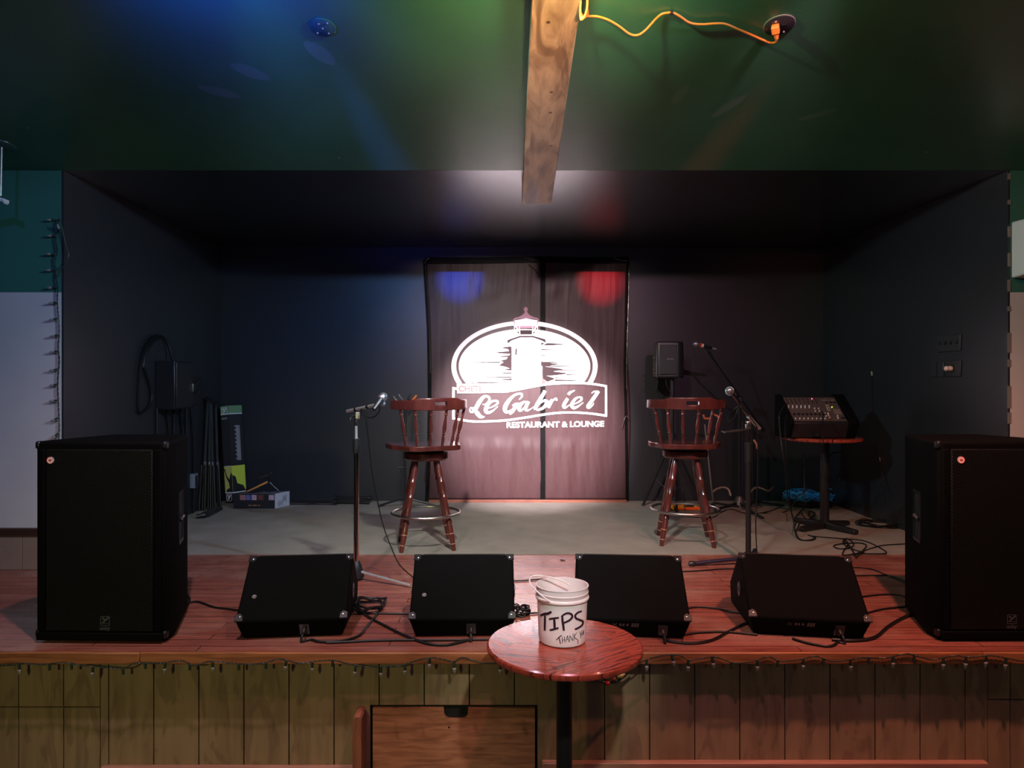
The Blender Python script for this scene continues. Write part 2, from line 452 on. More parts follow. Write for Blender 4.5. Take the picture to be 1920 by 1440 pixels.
def board_material():
    """olive-tan painted boards with darker water stains that run down"""
    m, nt, b = nodes_of('tan_painted_boards')
    g = nt.nodes.new('ShaderNodeNewGeometry')
    mp = nt.nodes.new('ShaderNodeMapping'); nt.links.new(g.outputs['Position'], mp.inputs['Vector'])
    mp.inputs['Scale'].default_value = (9, 1, 1.2)
    n = noise(nt, mp.outputs[0], 2.0, 8, 0.5)
    c = ramp(nt, n, [(0.30, (0.20, 0.130, 0.068)), (0.60, (0.28, 0.185, 0.10))])
    mp2 = nt.nodes.new('ShaderNodeMapping'); nt.links.new(g.outputs['Position'], mp2.inputs['Vector'])
    mp2.inputs['Scale'].default_value = (5, 1, 1.6)
    s = noise(nt, mp2.outputs[0], 1.7, 3, 1.6)
    k = ramp(nt, s, [(0.54, (0, 0, 0)), (0.60, (0.42, 0.42, 0.42))])
    c = mixc(nt, k, c, (0.13, 0.070, 0.045))
    oi = nt.nodes.new('ShaderNodeObjectInfo')
    nt.links.new(c, b.inputs['Base Color']); b.inputs['Roughness'].default_value = 0.55
    bumpn(nt, b, n, 0.25, 0.003)
    return m

def grille_material():
    m, nt, b = nodes_of('black_perforated_grille')
    v = nt.nodes.new('ShaderNodeTexVoronoi'); v.inputs['Scale'].default_value = 1.0; v.inputs['Randomness'].default_value = 0.0
    mp = mapped(nt, (110, 0.001, 64), (0, 0, 0)); nt.links.new(mp, v.inputs['Vector'])
    # two interleaved grids of holes make the staggered pattern
    v2 = nt.nodes.new('ShaderNodeTexVoronoi'); v2.inputs['Scale'].default_value = 1.0; v2.inputs['Randomness'].default_value = 0.0
    ad = nt.nodes.new('ShaderNodeVectorMath'); ad.operation = 'ADD'; ad.inputs[1].default_value = (0.5, 0, 0.5)
    nt.links.new(mp, ad.inputs[0]); nt.links.new(ad.outputs[0], v2.inputs['Vector'])
    d = mth(nt, 'MINIMUM', v.outputs['Distance'], v2.outputs['Distance'])
    c = ramp(nt, d, [(0.26, (0.001, 0.001, 0.001)), (0.34, (0.010, 0.010, 0.009))])
    nt.links.new(c, b.inputs['Base Color']); b.inputs['Roughness'].default_value = 0.45
    h = ramp(nt, d, [(0.24, (0, 0, 0)), (0.36, (1, 1, 1))]); b.inputs['Specular IOR Level'].default_value = 0.15; bumpn(nt, b, h, 0.6, 0.002)
    return m

def banner_material():
    m, nt, b = nodes_of('dark_brown_vinyl')
    v = mapped(nt, (1, 1, 1))
    weave = noise(nt, mapped(nt, (60, 1, 4)), 3.0, 4)
    c = ramp(nt, weave, [(0.3, (0.032, 0.0140, 0.0150)), (0.7, (0.048, 0.0215, 0.0225))])
    nt.links.new(c, b.inputs['Base Color']); b.inputs['Roughness'].default_value = 0.42
    b.inputs['Specular IOR Level'].default_value = 0.2
    fold = noise(nt, mapped(nt, (7, 1, 0.55)), 1.2, 3, 0.8)
    h = mth(nt, 'ADD', mth(nt, 'MULTIPLY', fold, 1.0), mth(nt, 'MULTIPLY', weave, 0.03))
    bumpn(nt, b, h, 0.22, 0.02)
    return m

def tabletop_material():
    m, nt, b = nodes_of('red_stained_oak_parquet')
    tc = nt.nodes.new('ShaderNodeTexCoord')
    # two grain directions, split into wedges like a veneer top
    mpa = turned_mapping(nt, 0.22, (3, 55, 1)); mpb = turned_mapping(nt, -0.62, (3, 55, 1)); mpc = turned_mapping(nt, 0.9, (3, 55, 1))
    def grain(mp):
        g = noise(nt, mp, 2.4, 8, 0.9)
        return ramp(nt, g, [(0.36, (0.060, 0.008, 0.006)), (0.47, (0.27, 0.040, 0.022)), (0.68, (0.36, 0.065, 0.034))])
    sp = nt.nodes.new('ShaderNodeSeparateXYZ'); nt.links.new(tc.outputs['Object'], sp.inputs[0])
    ax = mth(nt, 'ABSOLUTE', sp.outputs[0])
    k1 = mth(nt, 'GREATER_THAN', mth(nt, 'ADD', sp.outputs[0], mth(nt, 'MULTIPLY', sp.outputs[1], -0.8)), 0.13)
    k2 = mth(nt, 'GREATER_THAN', mth(nt, 'ADD', mth(nt, 'MULTIPLY', sp.outputs[0], -1.0), mth(nt, 'MULTIPLY', sp.outputs[1], 0.5)), 0.20)
    c = mixc(nt, k1, grain(mpa), grain(mpb)); c = mixc(nt, k2, c, grain(mpc))
    nt.links.new(c, b.inputs['Base Color']); b.inputs['Roughness'].default_value = 0.22
    b.inputs['Coat Weight'].default_value = 0.4; b.inputs['Coat Roughness'].default_value = 0.05
    g2 = noise(nt, mpa, 4, 6, 0.5); bumpn(nt, b, g2, 0.05, 0.002)
    return m

M_DECK = deck_material(); M_CEIL = ceiling_material(); M_TWO = twotone_material()
M_BOARD = board_material(); M_GRILLE = grille_material(); M_BANNER = banner_material(); M_TOP = tabletop_material()
M_LIP = wood('orange_brown_lip_wood', (0.16, 0.050, 0.018), (0.33, 0.12, 0.045), 0.45, (1, 14, 14), 3.5, 0.3, knots=True)
M_PLY = wood('orange_plywood', (0.22, 0.080, 0.038), (0.42, 0.17, 0.085), 0.5, (2.0, 1, 16), 3.0, 0.3, knots=True)
M_REDWOOD = wood('red_brown_board_edge', (0.16, 0.045, 0.025), (0.30, 0.10, 0.055), 0.5, (16, 16, 1.5), 3, 0.2)
M_BEAM = wood('beam_wood', (0.30, 0.19, 0.115), (0.47, 0.32, 0.19), 0.5, (9, 0.5, 9), 2.0, 0.2)
_nt = M_BEAM.node_tree; _b = _nt.nodes['Principled BSDF']; _src = _b.inputs['Base Color'].links[0].from_socket
_st = ramp(_nt, noise(_nt, mapped(_nt, (3.0, 0.8, 3)), 2.6, 6, 1.0), [(0.42, (0.42, 0.36, 0.32)), (0.56, (1, 1, 1))])
_kn = nodes_v = _nt.nodes.new('ShaderNodeTexVoronoi'); _kn.inputs['Scale'].default_value = 7; _nt.links.new(mapped(_nt, (1, 1, 1)), _kn.inputs['Vector'])
_kr = ramp(_nt, _kn.outputs['Distance'], [(0.05, (0.25, 0.2, 0.18)), (0.08, (1, 1, 1))])
_nt.links.new(mixc(_nt, 1.0, mixc(_nt, 1.0, _src, _st, 'MULTIPLY'), _kr, 'MULTIPLY'), _b.inputs['Base Color'])
M_LEDGE = wood('pink_brown_ledge_wood', (0.22, 0.10, 0.07), (0.36, 0.18, 0.12), 0.45, (1, 14, 14), 3, 0.2)

# ------------------------------------------------------------------ the setting
struct('floor', MB().b2(-5, 5, -3.5, 7.3, -0.1, 0), M_FLOOR)
struct('ceiling', MB().prism([(-1.5, ceil_z(-1.5)), (YO, ZC), (YO, ZC + .1), (-1.5, ceil_z(-1.5) + .1)],
       lambda p: (-5, p[0], p[1]), lambda p: (5, p[0], p[1])), M_CEIL)
struct('ceiling_alcove', MB().b2(XL - .1, XR + .1, YO + .002, YB + .1, ZC, ZC + .1), M_BLACKCEIL)
struct('wall_back', MB().b2(XL - .1, XR + .1, YB, YB + .1, 0, ZC - .001), M_BLACKWALL)
struct('wall_left', MB().b2(XL - .012, XL, YO, YB - .001, 0, ZC - .001), M_BLACKWALL)
struct('wall_right', MB().b2(XR, XR + .012, YO, YB - .001, 0, ZC - .001), M_BLACKWALL)
struct('wall_front_left', MB().b2(-5, XL - .013, YO, YO + .1, 0, ZC - .001), M_TWO)
struct('wall_front_right', MB().b2(XR + .013, 5, YO, YO + .1, 0, ZC - .001), M_TWO)
struct('trim_1', MB().b2(-5, XL - .03, YO - .03, YO - .001, .822, .868), M_RAIL, .006)
wn = MB()
for i in range(9): wn.b2(-5 + i * .245, -5 + i * .245 + .241, YO - .014, YO - .001, ZS + .001, .821)
struct('trim_2', wn, M_WAINS, .002)
# crumbling pale edges of the opening corner, left bare by the painter
e = MB()
for i in range(16):
    z0 = ZC - .02 - i * .17
    e.b2(XR - .001, XR + .015 + .004 * random.random(), YO - .004, YO + .004, z0 - .13 * random.random() - .02, z0)
struct('trim_3', e, mat('bare_plaster', (0.16, 0.14, 0.12), 0.8))

# stage
struct('stage_deck', MB().b2(-5, 5, YL + .002, YB - .001, ZS - .045, ZS), M_DECK)
struct('stage_carpet', MB().b2(XL + .001, XR - .001, 4.926, YB - .002, ZS + .0005, ZS + .006), M_CARPET)
lip = MB()
xs = [-5, -3.4, (265 - CX) * YL / FPX, .35, 2.15, 5]
for a, b_ in zip(xs[:-1], xs[1:]): lip.b2(a + .001, b_ - .001, YL - .018, YL + .001, ZS - .052, ZS - .001)
struct('stage_lip', lip, M_LIP, .004)
struct('stage_front_backing', MB().b2(-5, 5, YF + .024, YF + .05, 0, ZS - .046), mat('dark_gap', (0.008, 0.006, 0.004), 0.9))
seams = [-2.9 + .2047 * i for i in range(60)]
base = (119 - CX) * YF / FPX
seams = [base + .2047 * i for i in range(-15, 36)]
OX0, OX1 = (694 - CX) * YF / FPX, (1008 - CX) * YF / FPX      # the opening with the plywood panel
OZ = CAMZ - (1322 - CY) * YF / FPX
LX = (187 - CX) * YF / FPX; LZ = CAMZ - (1326 - CY) * YF / FPX
RX = (1853 - CX) * YF / FPX; RZ = CAMZ - (1312 - CY) * YF / FPX
fb = MB(); g = .0022
for a, b_ in zip(seams[:-1], seams[1:]):
    a += g; b_ -= g
    zt = ZS - .053
    parts = []
    if b_ < OX0 or a > OX1: parts.append((a, b_, 0.002))
    else:
        if a < OX0: parts.append((a, OX0, 0.002))
        if b_ > OX1: parts.append((OX1, b_, 0.002))
        parts.append((max(a, OX0), min(b_, OX1), OZ))
    for p in parts:
        if p[1] - p[0] < .006: continue
        x0, x1, zb = p
        for (c0, c1, zc) in ((-9, LX, LZ), (RX, 9, RZ)):
            if x1 > c0 and x0 < c1:                        # boards sawn through for the little hatches
                m0, m1 = max(x0, c0), min(x1, c1)
                if x0 < m0 - .004: fb.b2(x0, m0 - .003, YF, YF + .02, zb, zt)
                if x1 > m1 + .004: fb.b2(m1 + .003, x1, YF, YF + .02, zb, zt)
                fb.b2(m0, m1, YF, YF + .02, zc + .003, zt); fb.b2(m0, m1, YF, YF + .02, zb, zc - .003)
                break
        else: fb.b2(x0, x1, YF, YF + .02, zb, zt)
struct('stage_front_boards', fb, M_BOARD, .0015)
zl = CAMZ - (1428 - CY) * 3.2 / FPX
struct('trim_4', MB().b2((190 - CX) * 3.2 / FPX, OX0 - .06, YF - .035, YF - .001, 0.0, zl - .022), M_LEDGE, .004)
struct('trim_5', MB().b2(OX1 + .02, (1850 - CX) * 3.2 / FPX, YF - .035, YF - .001, 0.0, zl), M_LEDGE, .004)

# plywood access panel in its opening
t = thing('access_panel', 'orange plywood panel with a half-round hand notch set in the stage front', 'hatch', ((OX0 + OX1) / 2, YF + .01, 0))
px0, px1 = (699 - CX) * YF / FPX, (1003 - CX) * YF / FPX; pz = CAMZ - (1327 - CY) * YF / FPX
n0, n1 = (832 - CX) * YF / FPX, (878 - CX) * YF / FPX; nz = .052
po = [(px0, .004), (px1, .004), (px1, pz), (n1, pz)]
for k in range(0, 9):
    a = k / 8 * math.pi; po.append(((n0 + n1) / 2 + (n1 - n0) / 2 * math.copysign(abs(math.cos(a)) ** .5, math.cos(a)) * .999, pz - nz * abs(math.sin(a)) ** .6 - .0001))
po += [(n0, pz), (px0, pz)]
MB().prism(po, lambda p: (p[0], YF - .002, p[1]), lambda p: (p[0], YF + .014, p[1])).build('panel', M_PLY, t)
MB().cyl(((842 - CX) * YF / FPX, YF - .003, pz - .088), ((842 - CX) * YF / FPX, YF + .001, pz - .088), .004).build('finger_hole', M_RUBBER, t)
tag(MB().prism([(-.643, .004), (-.643, pz - .012), (-.636, pz + .006), (-.612, pz + .006), (-.603, pz - .004), (-.603, .004)],
    lambda p: (p[0], YF - .10, p[1]), lambda p: (p[0], YF + .012, p[1])).build('side_board', M_REDWOOD, None, bevel=.002),
    'reddish upright board edge sticking out left of the plywood panel', 'board')

# ceiling beam, slightly askew, running out under the alcove ceiling
def beam_pt(x, Y, top):
    z = CAMZ + 2.08 - .177 * Y
    if top: z = ceil_z(Y) - .001 if Y < YO else ZC - .001
    return (x, Y, z)
bm_ = MB()
Ys = [-1.0, 2.0, 3.0, 4.0, YO, 4.6, 4.862]
rg = []
for Y in Ys:
    sx = .137 + (Y - 2.906) * .0112; wd = .202
    rg.append([beam_pt(sx, Y, 0), beam_pt(sx + wd, Y, 0), beam_pt(sx + wd + .0, Y, 1), beam_pt(sx - .0, Y, 1)])
bm_.rings(rg)
b_ = bm_.build('ceiling_beam', M_BEAM, bevel=.003)
tag(b_, 'long bare wooden beam fixed to the ceiling, its end hanging over the stage', 'beam')
bo = MB()

# ------------------------------------------------------------------ banner on the back wall
YP = YB - .035
def CR(p, d=0.0):                                     # logo drawing units (6 per cm-ish) to the banner plane
    return W(840 + p[0] / 6.0, 570 + p[1] / 6.0, YP) + Vector((0, -d, 0))
LN = [0]
def L(d):                                              # every printed shape sits a hair above the last one
    LN[0] = (LN[0] + 1) % 24; e = LN[0] * 0.00003
    return lambda p: CR(p, d + e)
bt = thing('banner', 'tall shiny vinyl banner with a white lighthouse logo on the back wall', 'banner', W(987, 938, YP))
gx0, gx1, gz0, gz1 = 800, 1178, 484, 936
vs = []; fs = []; NX, NY = 110, 120
for j in range(NY + 1):
    for i in range(NX + 1):
        u = i / NX; v = j / NY
        px = gx0 + (gx1 - gx0) * u; py = gz0 + (gz1 - gz0) * v
        inside = min((px - 842) / 30, (1142 - px) / 18, (py - 575) / 40, (815 - py) / 30)
        k = min(1, max(0, -inside)); k = k * k * (3 - 2 * k)
        left_in = 0
        # the left edge sags in a little, the right edge bows
        px += (1 - u) ** 6 * (10 * math.sin(math.pi * min(1, v * 1.1)) - 4 + 6 * (v > .93)) + u ** 6 * (-4 * math.sin(math.pi * v * 2.2))
        d = .010 * math.sin(px * .11 + 2 * math.sin(v * 5)) + .007 * math.sin(px * .23 + v * 9) + .004 * math.sin(px * .5 + 6 * math.sin(v * 4))
        d += .006 * math.sin(px * .06 + py * .12) * (v < .2)
        p = W(px, py, YP); p.y -= k * (d * (.30 if v > .2 else .05 + 1.2 * v) + .006) * min(1, 3 * min(u, 1 - u) + .2)
        vs.append(p)
for j in range(NY):
    for i in range(NX):
        a = j * (NX + 1) + i; fs.append((a, a + 1, a + NX + 2, a + NX + 1))
sh = MB().add(vs, fs).build('sheet', M_BANNER, bt)
md = sh.modifiers.new('solid', 'SOLIDIFY'); md.thickness = .002; md.offset = -1
# dark hems and the black seam
M_HEM = mat('black_glossy_hem', (0.0025, 0.0025, 0.0025), 0.45, bump=0.5, bscale=14, spec=0.06)
def strip(pts, wpx, d, name, m, par=bt, r=8):
    mb = MB(); P = catmull([Vector((p[0], p[1], 0)) for p in pts], r)
    rg = []
    for i, p in enumerate(P):
        tt = (P[min(i + 1, len(P) - 1)] - P[max(i - 1, 0)]).normalized(); nn = Vector((-tt.y, tt.x, 0)) * wpx / 2
        q = d + .003 * math.sin(i * 1.3)
        a, b2 = p + nn, p - nn
        rg.append([W(a.x, a.y, YP) + Vector((0, -q, 0)), W(b2.x, b2.y, YP) + Vector((0, -q, 0)),
                   W(b2.x, b2.y, YP) + Vector((0, -q + .004, 0)), W(a.x, a.y, YP) + Vector((0, -q + .004, 0))])
    return mb.rings(rg).build(name, m, par)
strip([(798, 489), (900, 489), (1010, 487), (1100, 489), (1178, 488)], 11, .034, 'hem', M_HEM)
strip([(797, 488), (800, 540), (805, 640), (806, 760), (804, 870), (801, 938)], 7, .034, 'hem', M_HEM)
strip([(1176, 488), (1175, 560), (1172, 640), (1171, 700), (1173, 800), (1175, 936)], 5, .034, 'hem', M_HEM)
MB().b2(W(1013, 0, YP).x, W(1022.5, 0, YP).x, YP - .009, YP - .001, W(0, 937, YP).z, W(0, 488, YP).z).build('seam', M_HEM, bt)
# folded corner and top creases catch the light
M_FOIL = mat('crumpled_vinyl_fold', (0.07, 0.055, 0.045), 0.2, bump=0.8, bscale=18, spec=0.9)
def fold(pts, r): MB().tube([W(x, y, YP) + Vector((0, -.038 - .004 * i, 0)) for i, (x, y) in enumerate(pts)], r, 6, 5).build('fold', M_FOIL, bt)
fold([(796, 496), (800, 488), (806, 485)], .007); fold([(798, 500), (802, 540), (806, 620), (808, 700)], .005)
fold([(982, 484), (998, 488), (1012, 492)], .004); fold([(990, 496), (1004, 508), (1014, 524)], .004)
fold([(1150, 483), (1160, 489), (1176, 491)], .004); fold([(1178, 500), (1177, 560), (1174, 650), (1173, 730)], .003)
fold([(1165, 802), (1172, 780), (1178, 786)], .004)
# wooden batten along the foot
tag(MB().b2(W(806, 0, YB).x, W(1172, 0, YB).x, YB - .105, YB - .078, W(0, 940, YB).z - .0, W(0, 934, YB).z).build('bottom_batten', wood('red_batten', (0.10, 0.03, 0.02), (0.2, 0.07, 0.04), .4, (1, 9, 9)), None, bevel=.003),
    'thin reddish wooden batten along the foot of the lighthouse banner', 'batten')

# -- print, layer by layer (1 mm steps)
D1, D2, D3, D4, D5 = .0115, .0130, .0145, .016, .0175
def ell(cx, cy, rx, ry, a0, a1, n=72):
    return [(cx + rx * math.cos(math.radians(a0 + (a1 - a0) * k / n)), cy + ry * math.sin(math.radians(a0 + (a1 - a0) * k / n))) for k in range(n + 1)]
ring = MB()
cx, cy = 860, 700
def ytop(x):                                           # top edge of the ribbon
    P_ = [(50, 940), (690, 965), (860, 935), (1060, 900), (1200, 885), (1500, 880), (1790, 915)]
    for (a, b), (c, d) in zip(P_[:-1], P_[1:]):
        if a <= x <= c: return b + (d - b) * (x - a) / (c - a)
    return 900
N = 120; o_, i_ = [], []
for k in range(N + 1):
    a = math.radians(156 + (384 - 156) * k / N)
    o_.append((cx + 821 * math.cos(a), cy + 510 * math.sin(a))); i_.append((cx + 768 * math.cos(a), cy + 462 * math.sin(a)))
vs = []; fs = []
for a, b in zip(o_, i_): vs += [CR(a, D1), CR(b, D1)]
for k in range(N): fs.append((2 * k, 2 * k + 1, 2 * k + 3, 2 * k + 2))
ring.add(vs, fs)
disc = []
for k in range(N + 1):
    a = math.radians(152 + (388 - 152) * k / N)
    disc.append((cx + 738 * math.cos(a), min(cy + 418 * math.sin(a), 897)))
ring.flat([disc], L(D1))
lg = ring.build('logo_oval', M_LETWHITE, bt)
M_PRINTBG = mat('printed_brown', (0.020, 0.0090, 0.0098), 0.5, spec=.1)
STREAKS = [(720, 600, 492, 34), (720, 520, 545, 34), (720, 545, 588, 22), (720, 590, 640, 62), (585, 165, 657, 13), (720, 560, 688, 44),
                        (720, 630, 735, 26), (720, 555, 775, 15), (720, 175, 825, 13), (720, 590, 848, 22), (720, 250, 882, 15),
                        (1040, 1315, 452, 30), (1040, 1238, 513, 12), (1040, 1200, 540, 9), (1040, 1145, 578, 10), (1040, 1295, 655, 16), (1040, 1250, 676, 44),
                        (1060, 1512, 698, 12), (1060, 1290, 735, 70), (1230, 1552, 743, 13), (1060, 1345, 780, 60), (1330, 1542, 795, 12),
                        (1060, 1200, 840, 84), (1200, 1525, 858, 18), (1200, 1300, 830, 10)]
for side in (0, 1):
    streak = MB()
    for (x0, x1, y, wd) in STREAKS:
        if (x0 > 900) == bool(side): streak.ribbon([(x0, y), ((x0 + x1) / 2, y + 2), (x1, y)], [wd, wd * .7, 1], L(D2), 6)
    if not side: streak.flat([[(720, 470), (670, 500), (700, 560), (640, 640), (590, 680), (640, 705), (705, 730), (720, 800)]], L(D2 - .0003))
    streak.build('cloud_streaks', M_PRINTBG, bt)
# lighthouse
tw = MB(); tw.flat([[(715, 412), (808, 378), (957, 378), (1046, 410), (1046, 840), (715, 840)]], L(D3))
tw.ribbon([(662, 400), (805, 352), (960, 352), (1098, 392), (1106, 440), (1046, 470)], [9], L(D4), 1)
tw.ribbon([(662, 400), (664, 450), (716, 480)], [9], L(D4), 1)
tw.flat([[(748, 185), (878, 160), (1008, 185), (1004, 255), (878, 240), (752, 255)]], L(D3))
for x in (745, 770, 803, 953, 985, 1008): tw.ribbon([(x, 235), (x + (6 if x < 878 else -6), 350)], [8], L(D4), 1)
tw.ribbon([(742, 250), (805, 292), (953, 292), (1014, 250)], [8], L(D4), 1)
tw.ribbon([(742, 300), (805, 345)], [7], L(D4), 1); tw.ribbon([(1010, 300), (953, 345)], [7], L(D4), 1)
tw.ribbon([(745, 215), (805, 245), (953, 245), (1012, 215)], [6], L(D4), 1)
tw.build('lighthouse_tower', M_LETWHITE, bt)
dk = MB()
dk.flat([[(665, 408), (806, 360), (958, 360), (1095, 398), (1100, 436), (1046, 410), (957, 378), (808, 378), (715, 412), (668, 446)]], L(D3 + .0006))
dk.flat([[(806, 296), (950, 296), (950, 343), (806, 343)]], L(D3 + .0006)); dk.flat([[(768, 300), (800, 318), (800, 346), (770, 338)]], L(D3 + .0006))
dk.flat([[(990, 300), (957, 318), (957, 346), (987, 338)]], L(D3 + .0006))
dk.ribbon([(810, 380), (811, 812)], [7], L(D4), 1); dk.ribbon([(957, 380), (959, 810)], [7], L(D4), 1)
dk.flat([[(756, 506), (776, 500), (773, 575), (755, 577)]], L(D4))
dk.build('tower_details', M_PRINTBG, bt)
rf = MB()
rf.flat([[(732, 194), (734, 174), (750, 160), (785, 150), (815, 138), (840, 122), (858, 102), (868, 78), (886, 78), (896, 102), (914, 122), (938, 138), (968, 150), (1003, 160), (1020, 174), (1022, 194), (1002, 178), (960, 166), (878, 160), (796, 166), (752, 178)]], L(D4))
rf.flat([ell(874, 62, 23, 26, 0, 355, 20)], L(D4 + .0004))
rf.ribbon([(742, 185), (748, 240), (742, 300)], [9], L(D3 + .001), 1); rf.ribbon([(1010, 185), (1004, 240), (1012, 310)], [9], L(D3 + .001), 1)
rf.flat([[(762, 248), (994, 248), (985, 272), (770, 272)]], L(D3 + .0006))
rf.build('lighthouse_roof', mat('pink_ink', (0.34, 0.115, 0.19), 0.45), bt)
MB().flat([[(672, 885), (745, 828), (1052, 828), (1130, 888), (1050, 903), (860, 936), (690, 966)]], L(D3 + .0012)).build('logo_hill', mat('cream_ink', (0.62, 0.44, 0.22), 0.45), bt)
MB().flat([[(1054, 826), (1098, 868), (1096, 898), (1054, 902)]], L(D4 + .001)).build('logo_red_patch', M_REDINK, bt)
# ribbon frame
rb = MB()
rb.ribbon([(62, 935), (62, 1285)], [26], L(D4), 1)
rb.ribbon([(50, 950), (100, 953)], [26], L(D4), 1)
rb.ribbon([(640, 985), (760, 968), (900, 940), (1060, 911), (1200, 897), (1350, 890), (1500, 891), (1650, 903), (1786, 926)], [24], L(D4), 8)
rb.ribbon([(1775, 918), (1775, 1262)], [24], L(D4), 1)
rb.ribbon([(1786, 1258), (1640, 1236), (1500, 1224), (1350, 1220), (1200, 1228), (1050, 1247), (900, 1272), (700, 1302), (550, 1315), (400, 1320), (250, 1317), (50, 1284)], [24], L(D4), 8)
rb.build('logo_frame', M_LETWHITE, bt)
# place-name plate
pl = MB(); pl.flat([[(100, 895), (692, 882), (692, 995), (106, 1006)]], L(D4 + .0008)); pl.build('name_plate', M_LETWHITE, bt)
pe = MB(); pe.ribbon([(100, 895), (692, 882), (692, 995)], [7], L(D5 + .0006), 1); pe.build('plate_edge', M_PRINTBG, bt)
ti = MB(); text_mb(ti, 'CHETI', 92, lambda q: CR((120 + q[0] * .98, 983 - q[1] * .98), D5 + .001), bold=4.2)
ti.build('plate_lettering', mat('red_orange_ink', (0.30, 0.012, 0.010), 0.45), bt)
tx = MB(); text_mb(tx, 'RESTAURANT & LOUNGE', 100, lambda q: CR((660 + q[0], 1390 - q[1] * .88 - q[0] * .012), D4), bold=3.2)
# stretch to the photographed width
xs_ = [v.x for v in tx.v]; x0, x1 = min(xs_), max(xs_); a, b = CR((660, 0)).x, CR((1755, 0)).x
for v in tx.v: v.x = a + (v.x - x0) / (x1 - x0) * (b - a)
tx.build('tagline_lettering', M_LETWHITE, bt)
# script lettering
s = MB()
def st(pts, ws): s.ribbon(pts, ws, L(D4), 8)
st([(388, 1128), (420, 1128), (458, 1098), (466, 1062), (440, 1038), (400, 1048), (355, 1100), (318, 1165), (290, 1205), (255, 1212), (243, 1180)], [6, 16, 24, 26, 24, 34, 46, 46, 30, 20, 8])
st([(250, 1165), (300, 1188), (335, 1235), (370, 1268), (412, 1268)], [14, 36, 48, 40, 6])
st([(428, 1178), (490, 1160), (548, 1128), (560, 1098), (530, 1088), (480, 1105), (438, 1150), (425, 1195), (450, 1222), (505, 1200), (562, 1150)], [8, 14, 22, 24, 18, 26, 40, 44, 34, 20, 6])
st([(800, 1075), (828, 1045), (830, 1018), (800, 1008), (745, 1028), (690, 1080), (650, 1140), (640, 1190), (662, 1215), (705, 1200), (745, 1165)], [10, 18, 24, 22, 26, 40, 48, 44, 32, 22, 12])
st([(722, 1142), (760, 1126), (800, 1118)], [10, 26, 14])
st([(775, 1122), (752, 1165), (722, 1210), (692, 1240)], [44, 42, 38, 20])
st([(890, 1110), (862, 1100), (825, 1122), (800, 1162), (802, 1192), (830, 1192), (868, 1155)], [10, 22, 36, 42, 34, 22, 10])
st([(905, 1096), (884, 1140), (872, 1178), (892, 1196), (930, 1180), (975, 1150)], [34, 38, 38, 24, 10, 8])
st([(1092, 975), (1052, 1045), (1010, 1115), (982, 1170), (985, 1188)], [36, 40, 42, 40, 26])
st([(1000, 1150), (1048, 1105), (1085, 1086), (1108, 1098), (1100, 1135), (1062, 1172), (1010, 1190), (985, 1184)], [8, 18, 28, 36, 38, 30, 20, 12])
st([(1105, 1100), (1140, 1092), (1168, 1076)], [12, 10, 12])
st([(1172, 1075), (1152, 1112), (1124, 1166)], [32, 38, 38])
st([(1146, 1125), (1180, 1085), (1212, 1066), (1222, 1088)], [8, 16, 30, 12])
st([(1345, 1062), (1318, 1105), (1300, 1145), (1312, 1165), (1352, 1145), (1392, 1112)], [32, 38, 38, 26, 12, 6])
st([(1352, 1020), (1372, 995), (1425, 972)], [30, 30, 6])
st([(1400, 1130), (1450, 1112), (1494, 1082), (1500, 1056), (1470, 1048), (1430, 1068), (1400, 1110), (1392, 1145), (1415, 1168), (1462, 1150), (1520, 1108)], [8, 14, 22, 22, 18, 26, 38, 42, 34, 20, 6])
st([(1690, 980), (1650, 1040), (1600, 1110), (1572, 1150), (1586, 1166), (1622, 1140), (1640, 1112)], [38, 40, 40, 38, 26, 14, 5])
st([(1612, 1006), (1640, 985), (1695, 982)], [6, 16, 14])
s.build('script_lettering', M_LETWHITE, bt)

# ------------------------------------------------------------------ bar stools
def turned(mb, p0, p1, prof):
    Ln = (Vector(p1) - Vector(p0)).length
    mb.lathe([(r, t * Ln) for r, t in prof], p0, p1, 14)
    return mb
SPIN = [(.006, 0), (.009, .02), (.0105, .12), (.012, .2), (.008, .25), (.0125, .265), (.0125, .275), (.007, .29), (.007, .32), (.012, .335), (.012, .345),
        (.008, .36), (.0125, .42), (.0145, .52), (.0115, .64), (.0085, .76), (.0075, .82), (.012, .835), (.012, .85), (.0085, .87), (.011, .92), (.008, 1)]
LEGP = [(.014, 0), (.0165, .05), (.022, .22), (.020, .29), (.0245, .30), (.0245, .315), (.020, .33), (.0215, .45), (.0205, .565), (.0245, .575), (.0245, .59), (.0205, .60),
        (.0225, .66), (.022, .735), (.0255, .745), (.0255, .76), (.020, .775), (.024, .84), (.022, .92), (.017, 1)]
